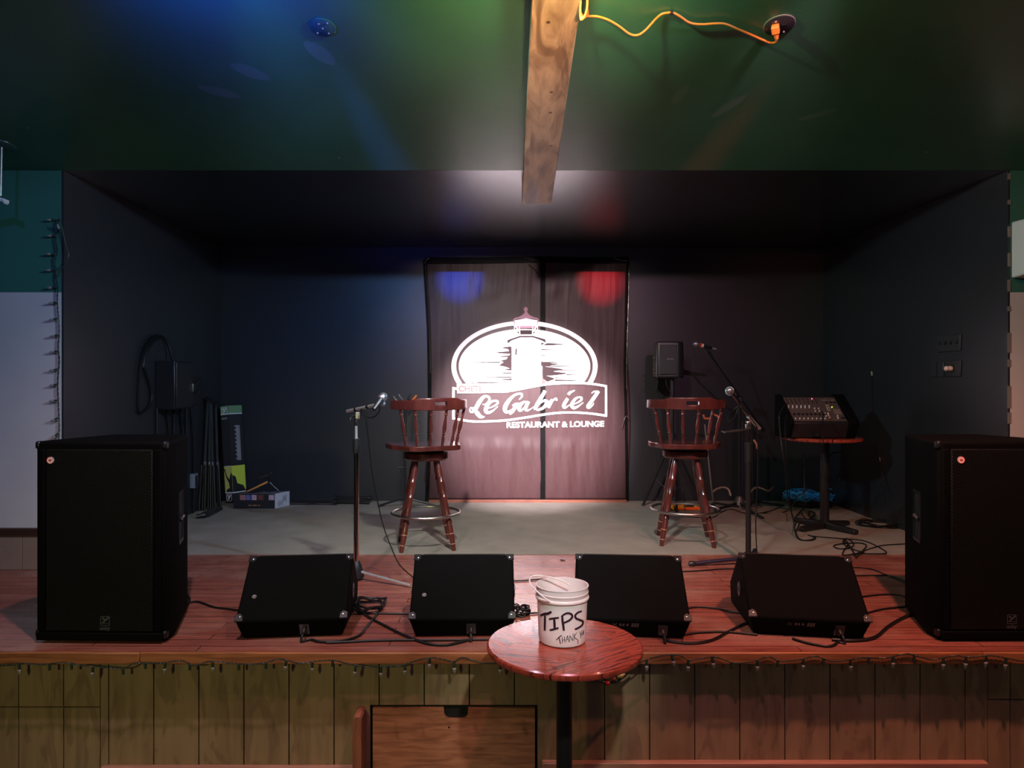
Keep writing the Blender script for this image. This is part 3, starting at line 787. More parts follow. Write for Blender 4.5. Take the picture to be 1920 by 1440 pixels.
def make_stool(label, loc, rz):
    t = thing('bar_stool', label, 'bar stool', loc, rz, 'captain bar stools on the stage')
    H = .745
    # saddle seat with clipped corners
    S = [(-.255, .17), (-.20, .225), (.20, .225), (.255, .17), (.265, .02), (.255, -.03), (.235, -.06), (.225, -.10), (.19, -.20), (.14, -.235), (-.14, -.235), (-.19, -.20), (-.225, -.10), (-.235, -.06), (-.255, -.03), (-.265, .02)]
    MB().prism(S, lambda p: (p[0], p[1], H - .036), lambda p: (p[0], p[1], H)).build('seat', M_STOOL, t, bevel=.005, local=True)
    MB().lathe([(.155, 0), (.165, .012), (.165, .05), (.150, .058)], (0, 0, H - .115), (0, 0, 1), 32).build('swivel_base', M_STOOL, t, local=True)
    MB().box((0, 0, H - .047), (.20, .20, .020)).build('swivel_plate', M_BLKMETAL, t, local=True)
    for k in range(4):
        a = math.radians(45 + 90 * k)
        m = MB(); turned(m, (.262 * math.cos(a), .262 * math.sin(a), 0), (.105 * math.cos(a), .105 * math.sin(a), H - .113), LEGP)
        lg = m.build('leg', M_STOOL, t, local=True)
        d = Vector((-.157 * math.cos(a), -.157 * math.sin(a), H - .113)).normalized()
        p = Vector((.262 * math.cos(a), .262 * math.sin(a), 0))
        for (r_, q_) in ((.0228, .118), (.0192, .045)):
            MB().lathe([(r_, 0), (r_ + .0008, .003), (r_, .006)], p + d * q_, p + d, 14).build('scuff_ring', M_WEAR, lg, local=True)
    ring = MB().tube([(.247 * math.cos(math.radians(a)), .247 * math.sin(math.radians(a)), .243) for a in range(0, 360, 15)], .0105, 10, 3, closed=True)
    ring.build('foot_ring', M_STEEL, t, local=True)
    for a in (-57.5, -34.5, -11.5, 11.5, 34.5, 57.5):
        r = math.radians(a - 90); r2 = math.radians(a - 90)
        m = MB(); turned(m, (.222 * math.cos(r), .222 * math.sin(r), H - .01), (.284 * math.cos(r2), .284 * math.sin(r2), H + .262), SPIN)
        m.build('spindle', M_STOOL, t, local=True)
    # curved crest rail with hand slot
    def top(a):
        q = abs(a)
        return H + (.338 if q < 28 else .338 - .016 * min(1, (q - 28) / 12)) if q < 60 else H + .322 - .006 * (q - 60) / 16
    def bot(a): return H + .250 + .006 * (abs(a) / 90)
    A = [-77 + 3.5 * i for i in range(45)]
    vs = []; fs = []
    NR = 6
    m = MB()
    def P(a, r, z):
        q = math.radians(a - 90); return (r * math.cos(q), r * math.sin(q), z)
    R0, R1 = .272, .298
    zc = H + .300
    for i in range(len(A) - 1):
        a, b = A[i], A[i + 1]
        for (u0, u1) in ((0, 1),):
            slot = abs(a) < 8.8
            segs = [(0, 1)] if not slot else [(0, .40), (.68, 1)]
            for s0, s1 in segs:
                def zz(x, f): return bot(x) + (top(x) - bot(x)) * f
                # round the slot ends
                o = len(m.v)
                m.v += [Vector(P(a, R0, zz(a, s0))), Vector(P(a, R1, zz(a, s0))), Vector(P(a, R1, zz(a, s1))), Vector(P(a, R0, zz(a, s1))),
                        Vector(P(b, R0, zz(b, s0))), Vector(P(b, R1, zz(b, s0))), Vector(P(b, R1, zz(b, s1))), Vector(P(b, R0, zz(b, s1)))]
                q = [(1, 5, 6, 2), (0, 3, 7, 4), (0, 4, 5, 1), (3, 2, 6, 7)]
                if i == 0: q.append((0, 1, 2, 3))
                if i == len(A) - 2: q.append((4, 7, 6, 5))
                m.f += [tuple(k + o for k in f) for f in q]
                if slot and not abs(A[i - 1]) < 8.8 and s0 == 0:
                    m.add([P(a, R0, zz(a, .40)), P(a, R1, zz(a, .40)), P(a, R1, zz(a, .68)), P(a, R0, zz(a, .68))], [(0, 1, 2, 3)])
                if slot and not abs(b) < 8.8 and s0 == 0:
                    m.add([P(b, R0, zz(b, .40)), P(b, R1, zz(b, .40)), P(b, R1, zz(b, .68)), P(b, R0, zz(b, .68))], [(0, 1, 2, 3)])
    bmx = bmesh.new()
    me = bpy.data.meshes.new('tmp'); me.from_pydata(m.v, [], m.f); bmx.from_mesh(me); bmesh.ops.remove_doubles(bmx, verts=bmx.verts[:], dist=1e-5)
    bmesh.ops.recalc_face_normals(bmx, faces=bmx.faces[:]); bmx.to_mesh(me); bmx.free()
    m2 = MB(); m2.v = [v.co.copy() for v in me.vertices]; m2.f = [tuple(p.vertices) for p in me.polygons]; bpy.data.meshes.remove(me)
    m2.build('back_rail', M_STOOL, t, local=True, bevel=.006, seg=3)
    return t
stool = make_stool('dark red wooden bar stool left of the bright banner, behind the chrome microphone stand', (-.530, 5.17, ZS + .006), math.radians(25))
for ch in stool.children:
    if ch.name.startswith('leg'): ch.rotation_euler.z = math.radians(-15)
s2 = copy_tree(stool); s2.location = (1.395, 5.31, ZS + .006); s2.rotation_euler.z = math.radians(-6)
for ch in s2.children:
    if ch.name.startswith('leg'): ch.rotation_euler.z = math.radians(-3)
s2['label'] = 'dark red wooden bar stool right of the banner, in front of the small speaker'

# ------------------------------------------------------------------ loudspeakers
def leafmark(mb, c, r, fn):
    """small maple-leaf shape"""
    pts = [(0, 1), (.18, .62), (.42, .74), (.34, .28), (.62, .52), (.70, .36), (1, .40), (.88, .10), (1, -.02), (.50, -.40), (.56, -.56), (.08, -.50), (.10, -.95), (-.10, -.95),
           (-.08, -.50), (-.56, -.56), (-.50, -.40), (-1, -.02), (-.88, .10), (-1, .40), (-.70, .36), (-.62, .52), (-.34, .28), (-.42, .74), (-.18, .62)]
    mb.flat([[(c[0] + x * r, c[1] + y * r) for x, y in pts]], fn); return mb
def make_tower(label, loc, rz, hand, stx):
    """big two-way cabinet, front towards -y, width .60, tapering back"""
    t = thing('pa_speaker', label, 'speaker', loc, rz, 'large speaker cabinets at the stage ends')
    Wd, Wb, D, H = .61, .36, .46, .925
    plan = [(-Wd / 2, .015), (-Wd / 2 + .012, 0), (Wd / 2 - .012, 0), (Wd / 2, .015), (Wd / 2, .10), (Wb / 2 + .012, D), (-Wb / 2 - .012, D), (-Wd / 2, .10)]
    body = MB().prism(plan, lambda p: (p[0], p[1], .012), lambda p: (p[0], p[1], H)).build('cabinet', M_TOLEX, t, bevel=.014, seg=3, local=True)
    # flush rim and grille
    g = MB().b2(-Wd / 2 + .055, Wd / 2 - .055, -.012, .002, .055, H - .035).build('grille', M_GRILLE, t, bevel=.006, local=True)
    sd = MB()
    for s in (-1, 1): sd.b2(s * (Wd / 2 - .034) - .017, s * (Wd / 2 - .034) + .017, -.010, .002, .055, H - .035)
    sd.b2(-Wd / 2 + .012, Wd / 2 - .012, -.014, .002, .012, .05)
    sd.build('front_rim', M_TOLEX, t, bevel=.006, local=True)
    for (x, z) in ((-Wd / 2, H), (Wd / 2, H), (-Wd / 2, .02), (Wd / 2, .02)):
        s = 1 if x > 0 else -1; q = 1 if z > .5 else -1
        c = MB().box((x - s * .010, .016, z - q * .017), (.023, .034, .036)).build('corner_protector', M_CORNER, t, bevel=.008, local=True)
    for s in (-1, 1):
        # side normal of the tapered flank
        a = Vector((s * Wd / 2, .10, 0)); b = Vector((s * (Wb / 2 + .012), D, 0)); dr = (b - a).normalized(); nn = Vector((s * dr.y, -s * dr.x, 0))
        if nn.x * s < 0: nn = -nn
        c = a + dr * .12
        def fp(u, z, d): v = c + dr * u + nn * d; return (v.x, v.y, z)
        hm = MB()
        for (u0, u1, z0, z1) in ((-.062, -.050, .42, .66), (.050, .062, .42, .66), (-.062, .062, .65, .665), (-.062, .062, .415, .43)):
            hm.rings([[fp(u0, z0, -.002), fp(u1, z0, -.002), fp(u1, z1, -.002), fp(u0, z1, -.002)], [fp(u0, z0, .006), fp(u1, z0, .006), fp(u1, z1, .006), fp(u0, z1, .006)]])
        h = hm.build('side_handle', M_CORNER, t, local=True)
        MB().rings([[fp(-.05, .43, .001), fp(.05, .43, .001), fp(.05, .65, .001), fp(-.05, .65, .001)], [fp(-.05, .43, .002), fp(.05, .43, .002), fp(.05, .65, .002), fp(-.05, .65, .002)]]).build('handle_recess', mat('recess_black', (.002, .002, .002), .8), h, local=True)
        MB().tube([fp(-.045, .53, .006), fp(0, .545, .012), fp(.045, .53, .006)], .009, 8, 4).build('handle_grip', M_BLKPLAS, h, local=True)
    # round leaf sticker
    F1 = lambda d: (lambda p: (p[0], -d, p[1]))
    MB().cyl((stx, -.011, H - .085), (stx, -.0145, H - .085), .0165, n=28).build('round_sticker', mat('sticker_white', (.75, .72, .68), .4), t, local=True)
    rg = MB()
    n = 28
    for k in range(n):
        a, b = 2 * math.pi * k / n, 2 * math.pi * (k + 1) / n
        rg.add([F1(.0150)((stx + r * math.cos(q), H - .085 + r * math.sin(q))) for r, q in ((.0165, a), (.0165, b), (.0142, b), (.0142, a))], [(0, 1, 2, 3)])
    leafmark(rg, (stx, H - .085), .0085, F1(.0152)); rg.build('sticker_leaf', mat('sticker_red', (.65, .03, .03), .4), t, local=True)
    # maker's badge
    bg = MB(); f = F1(.0135); X, Z, q = .03 * hand, .105, .022
    for (x0, x1, z0, z1) in ((-q, q, q - .003, q), (-q, q, -q, -q + .003), (-q, -q + .003, -q, q), (q - .003, q, -q, q), (-q + .003, q - .003, -q * .55, -q * .45)):
        bg.add([f((X + a, Z + b)) for a, b in ((x0, z0), (x1, z0), (x1, z1), (x0, z1))], [(0, 1, 2, 3)])
    bg.ribbon([(X - .014, Z + .014), (X - .004, Z + .008), (X + .001, Z + .002)], [.009, .007], F1(.0136), 4)
    bg.ribbon([(X + .017, Z + .017), (X + .003, Z + .004), (X - .013, Z - .010)], [.010, .008, .006], F1(.0137), 4)
    text_mb(bg, 'unity', .024, lambda p: F1(.0136)((X - .025 + p[0], Z - .041 + p[1])), bold=.0006)
    bg.build('badge', M_GREYINK, t, local=True)
    for x, y in ((-.22, .06), (.22, .06), (-.14, .38), (.14, .38)):
        MB().cyl((x, y, 0), (x, y, .014), .016).build('foot', M_BLKPLAS, t, local=True)
    return t
make_tower('tall black speaker cabinet standing at the left end of the stage edge', ((188 - CX) * 3.262 / FPX, 3.262, ZS), math.radians(-1.5), 1, -.225)
make_tower('tall black speaker cabinet at the right end of the stage, cut by the frame', (2.032 + .305, 3.285, ZS), math.radians(.5), 1, -.205)

PLUGS = []
def make_wedge(label, loc, rz, Wd=.52, marks=False, badge=True, jx=.10):
    t = thing('stage_monitor', label, 'monitor speaker', loc, rz, 'wedge monitors along the stage edge')
    prof = [(0, 0), (-.045, .095), (.26, .325), (.52, .11), (.50, 0)]
    h = Wd / 2
    tp = lambda p: .028 if p[1] < .05 and p[0] < .1 else 0
    MB().prism(prof, lambda p: (-h + tp(p), p[0], p[1]), lambda p: (h - tp(p), p[0], p[1])).build('cabinet', M_TOLEX, t, bevel=.013, seg=3, local=True)
    # performer-side grille on the far slope
    a, b = Vector((0, .285, .312)), Vector((0, .505, .130)); dr = (b - a).normalized(); nn = Vector((0, -dr.z, dr.y)); nn = nn if nn.y > 0 else -nn
    MB().rings([[tuple(a + nn * d + Vector((-h + .04, 0, 0))), tuple(a + nn * d + Vector((h - .04, 0, 0))), tuple(b + nn * d + Vector((h - .04, 0, 0))), tuple(b + nn * d + Vector((-h + .04, 0, 0)))] for d in (-.002, .008)]).build('grille', M_GRILLE, t, local=True)
    # big slanted back panel frame: direction and normal
    A = Vector((0, -.045, .095)); B = Vector((0, .26, .325)); u = (B - A).normalized(); n = Vector((0, -u.z, u.y))
    if n.z < 0: n = -n
    n = Vector((0, -abs(u.z), abs(u.y)))
    Ln = (B - A).length
    def fp(x, q, d=0.0): v = A + u * q + n * d; return (x, v.y, v.z)
    for sx in (-1, 1):
        for q in (.012, Ln - .012):
            sgn = 1 if q > .1 else -1
            c = MB()
            c.rings([[fp(sx * (h + .002), q + sgn * .010, d), fp(sx * (h - .036), q + sgn * .010, d), fp(sx * (h - .034), q - sgn * .016, d), fp(sx * (h - .020), q - sgn * .032, d), fp(sx * (h + .002), q - sgn * .022, d)] for d in (-.006, .0035)])
            cp = c.build('corner_protector', M_CORNER if q > .1 else M_BLKMETAL, t, bevel=.002, local=True)
            MB().lathe([(.0045, 0), (.0045, .002), (.002, .003)], fp(sx * (h - .020), q - sgn * .012, .003), fp(sx * (h - .020), q - sgn * .012, 1), 10).build('screw', M_STEEL, cp, local=True)
    if badge:
        bx = MB().lathe([(.0, 0), (.011, .0), (.011, .003), (.005, .0035), (.0, .001)], fp(-h + .065, .135, 0), fp(-h + .065, .135, 1), 18)
        bx.build('round_badge', mat('badge_grey', (.09, .085, .08), .4), t, local=True)
    # side plates with handles
    for sx in (-1, 1):
        s_ = MB(); s_.lathe([(.0, 0), (.036, 0), (.036, .004), (.030, .006)], (sx * h, .22, .15), (sx * (h + 1), .22, .15), 20)
        hp = s_.build('side_plate', M_CORNER if sx > 0 else M_BLKPLAS, t, local=True)
        MB().lathe([(.014, 0), (.014, .001)], (sx * (h + .006), .22, .15), (sx * (h + 1), .22, .15), 14).build('socket_hole', mat('recess_black', (.002, .002, .002), .8), hp, local=True)
    # lower rear panel with the jack socket
    lu = (Vector((0, -.045, .095))).normalized(); ln = Vector((0, -lu.z, lu.y)); ln = ln if ln.y < 0 else -ln
    def lp(x, q, d=0.0): v = lu * q + ln * d; return (x, v.y, v.z)
    PLUGS.append(Matrix.Translation(Vector(loc)) @ Matrix.Rotation(rz, 4, 'Z') @ Vector(lp(jx, .05, .026)))
    jp = MB().rings([[lp(jx - .022, .018, d), lp(jx + .022, .018, d), lp(jx + .022, .078, d), lp(jx - .022, .078, d)] for d in (-.003, .003)]).build('jack_panel', M_BLKPLAS, t, local=True)
    MB().cyl(lp(jx, .05, .003), lp(jx, .05, .028), .007).build('plug', M_STEEL, jp, local=True)
    if marks:
        k = MB()
        k.ribbon([(-.10, .066), (-.078, .084)], [.003], lambda p: lp(p[0], p[1], .0015), 1); k.ribbon([(-.10, .084), (-.078, .066)], [.003], lambda p: lp(p[0], p[1], .0015), 1)
        for i, x in enumerate((-.066, -.052, -.034)):
            k.add([lp(x, .068, .0015), lp(x + .009, .068, .0015), lp(x + .009, .083, .0015), lp(x, .083, .0015)], [(0, 1, 2, 3)])
        for i in range(3): k.add([lp(-.012 + i * .012, .064, .0015), lp(-.003 + i * .012, .064, .0015), lp(.000 + i * .012, .087, .0015), lp(-.009 + i * .012, .087, .0015)], [(0, 1, 2, 3)])
        k.build('panel_marking', M_GREYINK, t, local=True)
    return t
def wpos(px, py):
    p = F(px, py); return (p.x, p.y, ZS)
make_wedge('black wedge monitor nearest the tall left speaker', (-.968, 3.335, ZS), math.radians(6), .51, jx=.057)
make_wedge('black wedge monitor left of the white bucket, partly behind the round table', wpos(867, 1193), math.radians(1), .50, jx=.042)
make_wedge('black wedge monitor just behind and right of the white bucket', (.632, 3.335, ZS), math.radians(-5), .525, marks=True, badge=False, jx=.134)
make_wedge('black wedge monitor nearest the tall right speaker, turned towards it', (1.455, 3.34, ZS), math.radians(-9), .54, marks=True, badge=False, jx=.134)

# ------------------------------------------------------------------ round table and bucket in front
tc_ = Vector(((1058 - CX) * 2.84 / FPX, 2.84, 0)); TZ = .755
t = thing('round_table', 'small round glossy red wood table on a black post in front of the stage', 'table', tc_)
MB().lathe([(.300, 0), (.308, .004), (.311, .014), (.309, .024), (.303, .029), (.0, .029)], tc_ + Vector((0, 0, TZ - .029)), tc_ + Vector((0, 0, TZ)), 96).build('tabletop', M_TOP, t)
MB().cyl(tc_ + Vector((0, 0, .02)), tc_ + Vector((0, 0, TZ - .045)), .032, n=24).build('post', M_BLKMETAL, t)
MB().lathe([(.13, 0), (.13, .012), (.05, .016)], tc_ + Vector((0, 0, TZ - .046)), tc_ + Vector((0, 0, TZ)), 24).build('mounting_plate', M_BLKMETAL, t)
MB().lathe([(.25, 0), (.25, .012), (.05, .035), (.035, .04)], tc_, tc_ + Vector((0, 0, 1)), 40).build('base', M_BLKMETAL, t)

BC = Vector(((1054 - CX) * 2.87 / FPX, 2.87, TZ)); BH = .226
def brad(z): return .0945 + (.1035 - .0945) * z / BH
M_BUCK = mat('milky_white_plastic', (0.78, 0.70, 0.70), 0.38, var=0.06, vscale=14)
_b = M_BUCK.node_tree.nodes['Principled BSDF']; _b.inputs['Subsurface Weight'].default_value = 0.35; _b.inputs['Subsurface Scale'].default_value = .01
t = thing('tip_bucket', 'white plastic bucket hand-lettered TIPS THANK YOU on the round table', 'bucket', BC)
pr = [(0, .004), (.085, .0), (.0925, .004), (.0945, .010)]
for z in (.05, .10, .15, .172): pr.append((brad(z), z))
pr += [(.1075, .174), (.1085, .179), (.1065, .184), (.1045, .186), (.1045, .196), (.1062, .1985), (.1062, .202), (.1045, .204), (.1045, .221), (.1065, .223), (.1065, BH), (.1025, BH), (.1015, .20), (.100, .15), (.0915, .012), (.088, .007), (0, .007)]
MB().lathe(pr, BC + Vector((0, 0, .0005)), BC + Vector((0, 0, 1)), 72, caps=False).build('pail', M_BUCK, t)
def bm_(d=.0012):
    def fn(p):                                             # photo-crop units on the bucket front
        px, py = 980 + p[0] / 8.47, 1060 + p[1] / 8.47
        Yf = BC.y - .095
        x = (px - CX) * Yf / FPX - BC.x
        a = math.asin(max(-.96, min(.96, x / .0985)))
        Yq = BC.y - .098 * math.cos(a)
        z = CAMZ - (py - CY) * Yq / FPX - BC.z
        x = (px - CX) * Yq / FPX - BC.x; r = brad(z) + d; a = math.asin(max(-.985, min(.985, x / r)))
        return (BC.x + r * math.sin(a), BC.y - r * math.cos(a), BC.z + z)
    return fn
ink = MB(); f = bm_()
def ik(pts, w0=34, kk=6): ink.ribbon(pts, [w0 * .8, w0, w0, w0 * .85] if isinstance(w0, (int, float)) else w0, f, kk)
ik([(275, 780), (340, 765), (400, 760), (455, 730)], 44); ik([(352, 790), (352, 880), (350, 960), (350, 1032)], 34)
ik([(415, 850), (470, 842), (575, 828)], 32); ik([(500, 850), (505, 930), (508, 1010)], 38); ik([(428, 1030), (500, 1012), (570, 992)], 32)
ik([(628, 800), (632, 870), (645, 960), (655, 1038)], 38); ik([(612, 815), (660, 775), (720, 755), (775, 775), (785, 820), (740, 870), (680, 900), (645, 912)], 34)
ik([(940, 725), (880, 745), (835, 790), (850, 840), (920, 870), (960, 900), (945, 950), (890, 990), (830, 1015)], 34)
ik([(535, 1190), (580, 1140), (625, 1112)], 16); ik([(580, 1150), (590, 1200), (602, 1250)], 14)
ik([(630, 1140), (632, 1190), (634, 1240)], 10); ik([(632, 1192), (668, 1180)], 9); ik([(665, 1130), (668, 1180), (670, 1222)], 10)
ik([(684, 1222), (700, 1160), (712, 1120), (724, 1165), (735, 1218)], 9); ik([(690, 1182), (728, 1175)], 8)
ik([(748, 1218), (750, 1115)], 9, 1); ik([(750, 1115), (795, 1200)], 10, 1); ik([(795, 1200), (800, 1080)], 9, 1)
ik([(815, 1200), (822, 1090)], 10, 1); ik([(862, 1065), (822, 1140), (880, 1190), (878, 1250)], 9, 4)
ik([(905, 1050), (925, 1110), (928, 1170)], 9, 3); ik([(945, 1030), (925, 1110)], 9, 1)
ik([(945, 1075), (940, 1110), (956, 1120), (962, 1085), (948, 1070)], 7, 3); ik([(964, 1040), (966, 1095), (972, 1100), (974, 1030)], 7, 3)
ink.build('lettering', mat('dark_marker_ink', (0.030, 0.012, 0.022), 0.4, var=.5, vscale=90), t)
hd = MB(); HP = []
bx0 = BC + Vector((-.045, -.100, .170)); bx1 = BC + Vector((.070, .078, .205))
for (px, py, Y) in [(1031, 1128, 2.775), (1020, 1120, 2.78), (1005, 1107, 2.79), (995, 1095, 2.81), (993, 1088, 2.84), (997, 1081, 2.88), (1010, 1079.5, 2.90), (1030, 1082, 2.93), (1052, 1088, 2.93), (1068, 1097, 2.93)]:
    HP.append(W(px, py, Y))
hd.tube(HP, .0032, 8, 6); hd.build('handle', M_BUCK, t)

# ------------------------------------------------------------------ microphones and stands
def microphone(label, head, tail, band=None, grp=None, silver=False, hm=mat('grey_wire_mesh', (.30, .30, .33), .35, metal=.8)):
    """head = centre of the grille ball, tail = connector end (world)"""
    head = Vector(head); tail = Vector(tail); ax = (tail - head).normalized(); L_ = (tail - head).length
    t = thing('microphone', label, 'microphone', head, 0, grp)
    m = MB(); m.lathe([(.004, -.026), (.014, -.022), (.021, -.012), (.025, 0), (.0255, .006), (.024, .018), (.020, .024)], head, tail, 20)
    m.build('mesh_head', hm or M_CHROME, t)
    MB().lathe([(.0262, .001), (.0262, .007)], head, tail, 20).build('head_band', M_STEEL, t)
    bodyend = max(L_ - .02, .1)
    MB().lathe([(.0185, .022), (.0165, .06), (.012, bodyend)], head, tail, 16).build('handle', M_BLKPLAS, t)
    if band:
        MB().lathe([(.0196, .024), (.0192, .045)], head, tail, 16).build('red_tape', mat('red_tape', (.45, .02, .015), .4), t)
        MB().lathe([(.0188, .047), (.0178, .072)], head, tail, 16).build('cream_tape', mat('cream_tape', (.75, .55, .38), .5), t)
    MB().lathe([(.0095, bodyend - .002), (.0095, L_ + .02), (.006, L_ + .03)], head, tail, 12).build('connector', M_CHROME, t)
    return t

# chrome stand
b0 = Vector(((668 - CX) * 4.3 / FPX, 4.3, ZS))
t = thing('microphone_stand', 'chrome boom microphone stand rising behind the leftmost wedge monitor', 'microphone stand', b0)
ptop = W(668, 778, 4.3)
MB().cyl(b0 + Vector((0, 0, .09)), b0 + Vector((0, 0, W(0, 832, 4.3).z - ZS)), .0165, n=18).build('lower_tube', M_POLISH, t)
MB().lathe([(.017, 0), (.021, .004), (.021, .085), (.017, .09)], W(668, 850, 4.3), W(668, 780, 4.3), 18).build('clutch', M_BLKPLAS, t)
MB().cyl(W(668, 830, 4.3), W(668, 797, 4.3), .0095, n=14).build('inner_tube', M_CHROME, t)
MB().lathe([(.012, 0), (.013, .03), (.010, .05)], W(668, 798, 4.3), W(668, 770, 4.3), 12).build('swivel', M_BLKPLAS, t)
MB().box(W(670, 779, 4.3), (.022, .03, .045)).build('bracket', M_STEEL, t, bevel=.004)
MB().tube([W(666, 780, 4.3), W(659, 780, 4.27), W(657, 786, 4.25), W(655, 793, 4.25)], [.007, .005, .003, .004], 8, 3).build('wing_bolt', M_BLKMETAL, t)
ba, bb = W(651, 771, 4.36), W(720, 756, 4.10)
MB().cyl(ba, bb, .0100, n=14).build('boom', M_CHROME, t)
for q in (.22, .55): MB().cyl(ba.lerp(bb, q), ba.lerp(bb, q + .05), .0118, n=14).build('rubber_band', M_RUBBER, t)
MB().ball(W(719, 757.5, 4.10), .011).build('boom_knob', M_CHROME, t)
MB().lathe([(.045, 0), (.05, .02), (.03, .08), (.02, .10)], b0 + Vector((0, 0, .015)), b0 + Vector((0, 0, 1)), 18).build('hub', M_BLKPLAS, t)
for (e0) in (F(770, 1098, ZS + .012), b0 + Vector((-.30, .14, .012)), b0 + Vector((-.10, -.33, .012))):
    lg = MB().cyl(b0 + Vector((0, 0, .055)), e0, .0095, n=12).build('leg', M_CHROME, t)
microphone('silver-headed microphone tilted up on the chrome stand', W(718, 744, 4.05), W(709, 756.5, 4.02), silver=True)

# black stand in front, right
b0 = Vector(((1403 - CX) * 4.66 / FPX, 4.66, ZS))
t = thing('microphone_stand', 'black boom microphone stand behind the rightmost wedge monitor', 'microphone stand', b0)
Yq = 4.66
MB().cyl(b0 + Vector((0, 0, .05)), W(1403, 868, Yq), .0175, n=18).build('lower_tube', M_BLKMETAL, t)
MB().lathe([(.018, 0), (.022, .005), (.022, .13), (.017, .135)], W(1403, 868, Yq), W(1403, 700, Yq), 18).build('clutch', M_BLKPLAS, t)
MB().cyl(W(1403, 832, Yq), W(1403, 800, Yq), .010, n=14).build('inner_tube', M_BLKMETAL, t)
MB().box(W(1403, 797, Yq), (.032, .04, .055)).build('bracket', M_STEEL, t, bevel=.006)
MB().cyl(W(1373, 740, Yq - .25), W(1403, 781, Yq), .0075, n=12).build('boom', M_STEEL, t)
MB().cyl(W(1403, 781, Yq), W(1424, 803, Yq + .14), .0125, n=12).build('counterweight_tube', M_CHROME, t)
MB().cyl(W(1404, 796, Yq), W(1392, 791, Yq - .02), .006, n=10).build('wing_bolt', M_BLKMETAL, t)
for e0 in (F(1297, 1057, ZS + .016), b0 + Vector((.28, -.12, .016)), b0 + Vector((.15, .30, .016))):
    lg = MB().cyl(b0 + Vector((0, 0, .045)), e0, .0125, n=12).build('leg', mat('navy_black_metal', (.012, .013, .03), .3), t)
    d = (e0 - b0).normalized()
    MB().lathe([(.015, 0), (.019, .01), (.019, .03), (.012, .04)], e0 - d * .02, e0 + d, 12).build('rubber_foot', M_BLKPLAS, lg)
MB().lathe([(.05, 0), (.052, .02), (.025, .06)], b0 + Vector((0, 0, .02)), b0 + Vector((0, 0, 1)), 18).build('hub', M_BLKPLAS, t)
t = thing('clip_tray', 'small flat black tray clamped level on the black microphone stand', 'tray', W(1380, 807, Yq - .02))
MB().box(W(1378, 807.5, Yq - .05), (.155, .09, .014), Matrix.Rotation(-.12, 3, 'Y')).build('plate', M_BLKMETAL, t, bevel=.003)
MB().cyl(W(1392, 812, Yq - .03), W(1392, 790, Yq - .03), .005, n=10).build('clamp', M_BLKMETAL, t)
microphone('silver-headed microphone pointing at the camera on the black stand', W(1368, 733, Yq - .33), W(1376, 738.5, Yq - .22), silver=True)
tag(MB().tube([W(1376, 739, Yq - .22), W(1384, 748, Yq - .2), W(1386, 760, Yq - .16), W(1376, 768, Yq - .1), W(1365, 780, Yq - .08), W(1366, 790, Yq - .08), W(1378, 783, Yq - .1), W(1386, 765, Yq - .12),
               W(1398, 772, Yq - .1), W(1412, 790, Yq - .06), W(1420, 805, Yq - .05), W(1421, 850, Yq), W(1420, 900, Yq), W(1418, 950, Yq + .02), W(1417, 985, Yq + .03), F(1419, 1036, ZS + .006)], .0036, 6, 6).build('microphone_cable', M_RUBBER),
    'black cable looped on the right boom and hanging straight down beside its pole', 'cable')

# tall black stand further back
Yt = 6.35
b0 = F(1386, 950); Yt = b0.y
t = thing('microphone_stand', 'tall black boom stand at the back, its long arm rising left to the red-taped microphone', 'microphone stand', b0)
MB().cyl(b0 + Vector((0, 0, .04)), W(1386, 760, Yt), .014, n=14).build('pole', M_BLKMETAL, t)
MB().cyl(W(1328, 660, Yt - .45), W(1432, 808, Yt + .10), .0075, n=10).build('boom', M_BLKMETAL, t)
MB().cyl(W(1424, 797, Yt + .07), W(1432, 808, Yt + .10), .016, n=12).build('counterweight', M_BLKPLAS, t)
MB().box(W(1386, 748, Yt - .09), (.04, .12, .06)).build('bracket', M_BLKPLAS, t, bevel=.008)
MB().cyl(W(1324, 652, Yt - .45), W(1335, 668, Yt - .43), .012, n=10).build('arm_clip', M_BLKPLAS, t)
MB().lathe([(.06, 0), (.055, .03), (.035, .085), (.03, .10)], b0, b0 + Vector((0, 0, 1)), 18).build('hub', mat('grey_brown_hub', (.06, .05, .045), .4), t)
for e0 in (F(1428, 971, ZS + .012), F(1425, 950, ZS + .012), F(1345, 955, ZS + .012)):
    lg = MB().cyl(b0 + Vector((0, 0, .04)), e0, .011, n=10).build('leg', M_BLKMETAL, t)
    d = (e0 - b0).normalized(); MB().cyl(e0 - d * .03, e0 + d * .02, .017, n=10).build('rubber_foot', M_BLKPLAS, lg)
microphone('microphone with red and cream tape bands high on the tall rear boom', W(1305, 645, Yt - .47), W(1338, 653.5, Yt - .42), band=True)

